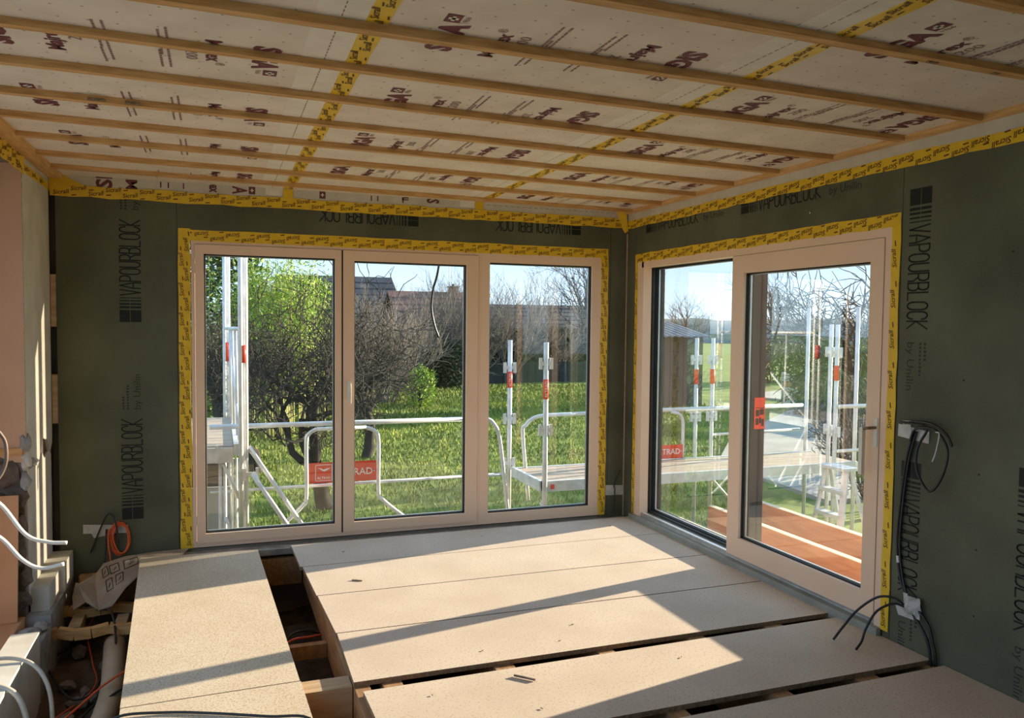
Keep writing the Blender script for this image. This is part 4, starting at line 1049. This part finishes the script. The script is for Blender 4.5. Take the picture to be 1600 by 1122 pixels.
# fences
root = empty('fence', (9, 27.6, GZ), 'dark board fence in front of the far hedge', 'fence')
x = 7.9
while x < 16.2:
    MB().box(x, x + .38, 27.6, 27.63, GZ - .05, -.05 + .02 * math.sin(x * 9)).build('board', 'fence_dark', root); x += .40
for z in (-.75, -.25): MB().box(7.8, 16.3, 27.63, 27.68, z, z + .08).build('rail', 'fence_dark', root)
root = empty('fence', (14, 12.5, GZ), 'pale concrete panel fence with an orange band along the driveway', 'fence')
for k in range(7):
    y = 9.2 + k * .85
    MB().box(14.0, 14.06, y, y + .80, GZ - .05, -.30).build('panel', 'fence_pale', root)
    MB().box(13.99, 14.05, y, y + .80, -.29, -.12).build('band', 'fence_orange', root)
    MB().box(14.0, 14.06, y, y + .80, -.11, .14).build('panel', 'fence_pale', root)
    MB().box(13.97, 14.09, y + .80, y + .85, GZ - .05, .18).build('post', 'fence_pale', root)

# ---- terrace framing outside the sliding door
def beam(x, y0, y1, lab, zt=-.05):
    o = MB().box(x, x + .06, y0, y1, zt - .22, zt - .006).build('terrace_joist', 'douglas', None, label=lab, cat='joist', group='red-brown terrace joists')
    MB().box(x - .001, x + .061, y0, y1, zt - .006, zt).build('joist_lit_top', 'sunlit_wood', o)  # pale strip painting the sunlit top of the joist
    return o
beam(.46, -3.6, -.1, 'red-brown terrace joist nearest the sliding door')
beam(1.03, -3.6, .2, 'red-brown terrace joist second from the sliding door')
beam(1.60, -3.6, .35, 'red-brown terrace joist farthest from the sliding door')
MB().box(.24, 1.66, -3.7, -3.61, -.28, -.06).build('terrace_beam', 'douglas', None, label='red-brown cross beam at the near end of the terrace joists', cat='joist')
for x, y, lab in ((.5, -.4, 'timber post under the joist nearest the door'), (1.06, -.4, 'timber post under the middle terrace joist'), (1.63, -.4, 'timber post under the outer terrace joist')):
    MB().box(x - .05, x + .05, y - .05, y + .05, GZ - .05, -.275).build('terrace_post', 'douglas', None, label=lab, cat='post')
# stepladder
root = empty('stepladder', (2.6, .3, GZ), 'grey metal stepladder standing beyond the terrace joists', 'ladder')
for s in (-.2, .2):
    MB().bar((2.45, .3 + s * 1.2, GZ), (2.65, .3 + s * .7, .22), .06, .03).build('stile', 'galv', root)
    MB().bar((3.05, .3 + s * 1.2, GZ), (2.70, .3 + s * .7, .22), .04, .03).build('rear_leg', 'galv', root)
for k in range(4):
    t = .2 + .2 * k; MB().box(2.45 + .2 * t - .04, 2.45 + .2 * t + .06, .3 - .22 + .07 * t, .3 + .22 - .07 * t, GZ + 1.22 * t - .02, GZ + 1.22 * t + .02).build('step', 'galv', root)
MB().box(2.58, 2.78, .12, .48, .20, .23).build('platform', 'galv', root)

# ---- scaffold
TR = .024
def tube(parent, pts, r=TR, name='tube', per=0, mat='galv'):
    p = catmull(pts, per) if per else pts
    return MB().tube(p, r, 10).build(name, mat, parent, smooth=True)
def coupler(parent, x, y, z, ax='x'):
    mb = MB()
    for s in (-1, 1):
        if ax == 'x': mb.box(x + s * .055 - .014, x + s * .055 + .014, y - .014, y + .014, z - .055, z + .055)
        else: mb.box(x - .014, x + .014, y + s * .055 - .014, y + s * .055 + .014, z - .055, z + .055)
    mb.box(x - .05, x + .05, y - .012, y + .012, z - .018, z + .018)
    return mb.build('coupler', 'galv', parent)
def sleeve(parent, x, y, z0, z1, txt=True):
    o = MB().tube([(x, y, z0), (x, y, z1)], TR + .003, 12).build('sleeve', 'red_sign', parent, smooth=True)
    if txt:
        mb = MB(); t = text('ALTRAD', .02, 1.0); L = (z1 - z0) * .85
        mb.place(t, (x + .010, y - TR - .0045, z0 + (z1 - z0) * .07), (0, 0, 1), (-1, 0, 0), L / t[2], 1.0)
        mb.build('sleeve_print', 'white_print', o)
def sign(parent, x0, x1, y, z0, z1):
    o = MB().box(x0, x1, y - .002, y + .002, z0, z1).build('sign_plate', 'red_sign', parent, label='red sign plate with white lettering')
    mb = MB(); h = z1 - z0; s0 = x0 + .06; b = h * .82; zz = z0 + h * .09; yy = y - .0032
    for (a, c, d, e) in ((s0, s0 + b, zz, zz + .006), (s0, s0 + b, zz + b - .006, zz + b), (s0, s0 + .006, zz, zz + b), (s0 + b - .006, s0 + b, zz, zz + b)):
        mb.place(rect2(a, c, d, e), (0, yy, 0), (1, 0, 0), (0, 0, 1))
    bird = [(.12, .80), (.34, .78), (.47, .70), (.60, .74), (.90, .80), (.72, .66), (.55, .58), (.42, .62), (.30, .72)]
    mb.add([(s0 + p * b, yy, zz + q * b) for p, q in bird], [(0, 8, 1), (1, 8, 7, 2), (2, 7, 6, 3), (3, 6, 5, 4)])
    t = text('ALTRAD', .01, 1.0); mb.place(t, (s0 + b * .1, yy, zz + b * .12), (1, 0, 0), (0, 0, 1), b * .8 / t[2])
    t = text('ALTRAD\u00b7', .01, 1.0); w = x1 - s0 - b - .05
    mb.place(t, (s0 + b + .035, yy, z0 + h * .32), (1, 0, 0), (0, 0, 1), w / t[2])
    mb.build('sign_print', 'white_print', o)
YG = 1.5
DL = -.36                                        # lower scaffold deck behind the back window
# long lower platform carrying the guard rails
root = empty('scaffold_platform', (-1.8, 1.2, GZ), 'low scaffold platform running outside the back window', 'scaffold')
for k in range(3): MB().box(-2.6, -.55, .62 + k * .29, .62 + k * .29 + .28, DL - .05, DL).build('deck_plank', 'deck_ply', root)
for x in (-2.62, -.55):
    for y in (.60, 1.48): tube(root, [(x, y, GZ), (x, y, DL)], name='leg')
    tube(root, [(x, .60, DL - .075), (x, 1.48, DL - .075)], name='transom')
for y in (.60, 1.48): tube(root, [(-2.62, y, DL - .075), (-.55, y, DL - .075)], name='ledger')
# guard rail with sign
root = empty('guard_rail', (-2.2, YG, DL), 'galvanised guard rail frame carrying a red sign in front of the fruit tree', 'guard rail')
tube(root, [(-3.45, YG, .700), (-.98, YG, .698)], .024, 'top_rail')
tube(root, [(-3.45, YG + .045, .092), (-.60, YG + .045, .100)], .016, 'lower_rail')
tube(root, [(-2.50, YG - .05, .655), (-2.57, YG - .05, .61), (-2.594, YG - .05, .52), (-2.594, YG - .05, .02), (-2.63, YG - .05, -.07), (-2.82, YG - .05, -.25), (-2.95, YG - .05, DL)], .019, 'hoop', 5)
tube(root, [(-2.03, YG - .05, .655), (-1.94, YG - .05, .61), (-1.909, YG - .05, .50), (-1.908, YG - .05, .02), (-1.86, YG - .05, -.07), (-1.65, YG - .05, -.25), (-1.5, YG - .05, DL)], .019, 'hoop', 5)
tube(root, [(-2.50, YG - .05, .655), (-2.03, YG - .05, .655)], .019, 'hoop_bar')
sign(root, -2.575, -1.935, YG - .075, .142, .335)
# guard rail 2, right of the window post
root = empty('guard_rail', (-.85, YG, DL), 'galvanised guard rail end bending down behind the middle window post', 'guard rail')
tube(root, [(-1.02, YG - .05, .700), (-.80, YG - .05, .695), (-.72, YG - .05, .64), (-.66, YG - .05, .50), (-.60, YG - .05, .05), (-.55, YG - .05, DL)], .021, 'hoop', 5)
tube(root, [(-.95, YG + .01, .10), (-.58, YG + .01, .10)], .014, 'lower_rail')
# upper deck continuing past the corner
DZ = .15
root = empty('scaffold_deck', (1.3, 1.2, GZ), 'raised scaffold deck passing the house corner', 'scaffold')
for k in range(3): MB().box(-.44, 3.4, .84 + k * .235, .84 + k * .235 + .228, DZ - .012, DZ).build('deck_plank', 'deck_ply', root)
for y in (.80, 1.56): MB().box(-.46, 3.42, y, y + .035, DZ - .10, DZ + .004).build('side_beam', 'galv', root)
MB().box(-.475, -.44, .80, 1.595, DZ - .09, DZ + .012).build('end_beam', 'galv', root)
MB().box(-.36, -.32, .797, .80, DZ - .075, DZ - .03).build('deck_label', 'red_sign', root)
MB().box(.02, .10, .797, .80, DZ - .085, DZ - .02).build('deck_label', 'fence_orange', root)
pN = tube(root, [(-.43, .78, GZ), (-.43, .78, 1.497)], .025, 'standard'); pF = tube(root, [(-.49, 1.62, GZ), (-.49, 1.62, 1.50)], .025, 'standard')
for z in (1.295, .655): coupler(root, -.43, .78, z)
for z in (1.21, .67, .20): coupler(root, -.49, 1.62, z)
sleeve(root, -.43, .78, .955, 1.145); sleeve(root, -.49, 1.62, 1.0, 1.17)
tube(root, [(-.46, .80, -.05), (-.30, .80, -.32), (-.22, .80, -.6)], .016, 'brace')
tube(root, [(-.29, 1.56, -.20), (-.36, 1.56, .50), (-.33, 1.56, .60), (-.24, 1.56, .675), (-.10, 1.56, .70), (.25, 1.56, .705)], .021, 'hoop', 5)
tube(root, [(.2, 1.56, .705), (1.02, 1.56, .72)], .021, 'guard_bar')
for x in (1.80, 2.02):
    tube(root, [(x, 1.62, GZ), (x, 1.62, 1.53)], .022, 'standard')
    for z in (1.28, .62): coupler(root, x, 1.62, z)
    sleeve(root, x, 1.62, 1.0, 1.17, False)
tube(root, [(3.38, 1.62, GZ), (3.38, 1.62, 1.9)], .022, 'standard'); tube(root, [(3.38, .82, GZ), (3.38, .82, 1.9)], .022, 'standard')
tube(root, [(1.80, 1.58, .10), (2.45, 1.58, -.55)], .018, 'brace')
root = empty('guard_rail', (1.5, 1.58, DZ), 'guard rail with a red sign above the raised deck, seen through the fixed door pane', 'guard rail')
tube(root, [(.95, 1.60, .71), (3.3, 1.60, .72)], .024, 'top_rail')
tube(root, [(1.45, 1.58, .69), (1.55, 1.58, .665), (1.60, 1.58, .60), (1.61, 1.58, .50), (1.61, 1.58, .16)], .019, 'hoop', 5)
tube(root, [(.98, 1.58, .16), (.98, 1.58, .5), (1.0, 1.58, .62), (1.1, 1.58, .69)], .019, 'hoop', 5)
tube(root, [(2.05, 1.64, .40), (3.3, 1.64, .42)], .016, 'lower_rail')
sign(root, 1.0, 1.60, 1.56, .16, .318)
# tower on the door side
root = empty('scaffold_tower', (2.9, .9, GZ), 'scaffold standards and rails seen through the sliding door pane', 'scaffold')
for x, y in ((2.85, .55), (2.9, .70), (4.1, .75), (4.2, .60)):
    tube(root, [(x, y, GZ), (x, y, 1.7 if x < 3 else 1.62)], .022, 'standard')
    coupler(root, x, y, 1.40, 'y'); coupler(root, x, y, .55, 'y')
sleeve(root, 2.85, .55, 1.1, 1.26, False); sleeve(root, 4.1, .75, 1.15, 1.31, False)
tube(root, [(2.85, .52, .82), (4.2, .52, .82)], .022, 'top_rail')
tube(root, [(2.85, .52, .34), (4.2, .52, .34)], .018, 'lower_rail')
tube(root, [(4.0, .48, .80), (4.15, .48, .77), (4.22, .48, .68), (4.23, .48, .2)], .018, 'hoop', 5)

# tower and stair at the left of the back window
root = empty('scaffold_tower', (-3.7, 2.4, GZ), 'white scaffold tower with a plank deck at the window edge', 'scaffold')
for k in range(6): MB().box(-4.15, -3.25, 1.34 + k * .385, 1.34 + k * .385 + .375, .515, .545).build('deck_plank', 'deck_ply', root)
MB().box(-3.245, -3.195, 1.30, 3.66, .46, .565).build('side_beam', 'galv', root)
MB().box(-4.17, -3.25, 1.30, 1.335, .40, .535).build('end_beam', 'galv', root)
MB().box(-3.40, -3.37, 1.28, 1.30, .40, .56).build('hook', 'galv', root)
for x, y in ((-3.183, 1.28), (-3.138, 1.32)): tube(root, [(x, y, GZ), (x, y, 3.2)], .021, 'standard')
for x, y in ((-3.30, 3.68), (-3.255, 3.72)): tube(root, [(x, y, GZ), (x, y, 3.2)], .021, 'standard')
tube(root, [(-3.183, 1.30, 1.60), (-3.275, 3.68, 1.585)], .02, 'ledger')
tube(root, [(-3.19, 1.5, .58), (-3.245, 2.9, 1.58)], .016, 'brace'); tube(root, [(-3.2, 1.9, .56), (-3.21, 1.9, 1.58)], .014, 'baluster'); tube(root, [(-3.22, 2.4, .56), (-3.235, 2.4, 1.58)], .014, 'baluster'); tube(root, [(-3.24, 2.9, .56), (-3.25, 2.9, 1.58)], .014, 'baluster')
sleeve(root, -3.16, 1.29, 1.30, 1.455, False); sleeve(root, -3.28, 3.69, 1.20, 1.42, False)
coupler(root, -3.10, 1.28, .29)
tube(root, [(-3.36, 1.36, GZ), (-3.36, 1.36, .40)], .016, 'leg'); tube(root, [(-3.32, 1.36, GZ), (-3.32, 1.36, .40)], .016, 'leg')
tube(root, [(-3.34, 1.33, .40), (-3.15, 1.33, -.05)], .016, 'brace'); tube(root, [(-3.32, 1.33, -.10), (-3.2, 1.33, -.40)], .014, 'brace')
for x in (-3.25, -3.22): tube(root, [(x, 1.42, GZ), (x, 1.42, .42)], .012, 'leg')
root = empty('stair_rail', (-2.8, 1.3, GZ), 'pair of steep tubes sloping down beside the scaffold tower', 'rail')
tube(root, [(-3.115, 1.34, .53), (-2.40, 1.34, -.62)], .021, 'tube'); tube(root, [(-3.09, 1.24, .30), (-2.52, 1.24, -.62)], .021, 'tube')
root = empty('plank_stack', (-3.7, 1.75, GZ), 'dark boards stood on a grey sheet under the scaffold deck', 'boards')
MB().box(-4.1, -3.29, 1.62, 1.66, .27, .43).build('board', 'dark_plank', root); MB().box(-4.1, -3.29, 1.63, 1.66, .125, .262).build('board', 'shed_wall', root)
MB().box(-4.1, -3.27, 1.64, 1.68, GZ, .115).build('sheet', 'grey_sheet', root)
MB().tube(catmull([(-1.62, .16, 2.45), (-1.66, .18, 2.10), (-1.70, .18, 1.95), (-1.715, .18, 1.8), (-1.69, .18, 1.66), (-1.65, .18, 1.55)]), .010, 8).build('hanging_cable', 'black_cable', None, smooth=True, label='black cable dangling outside at the top of the middle pane', cat='cable')
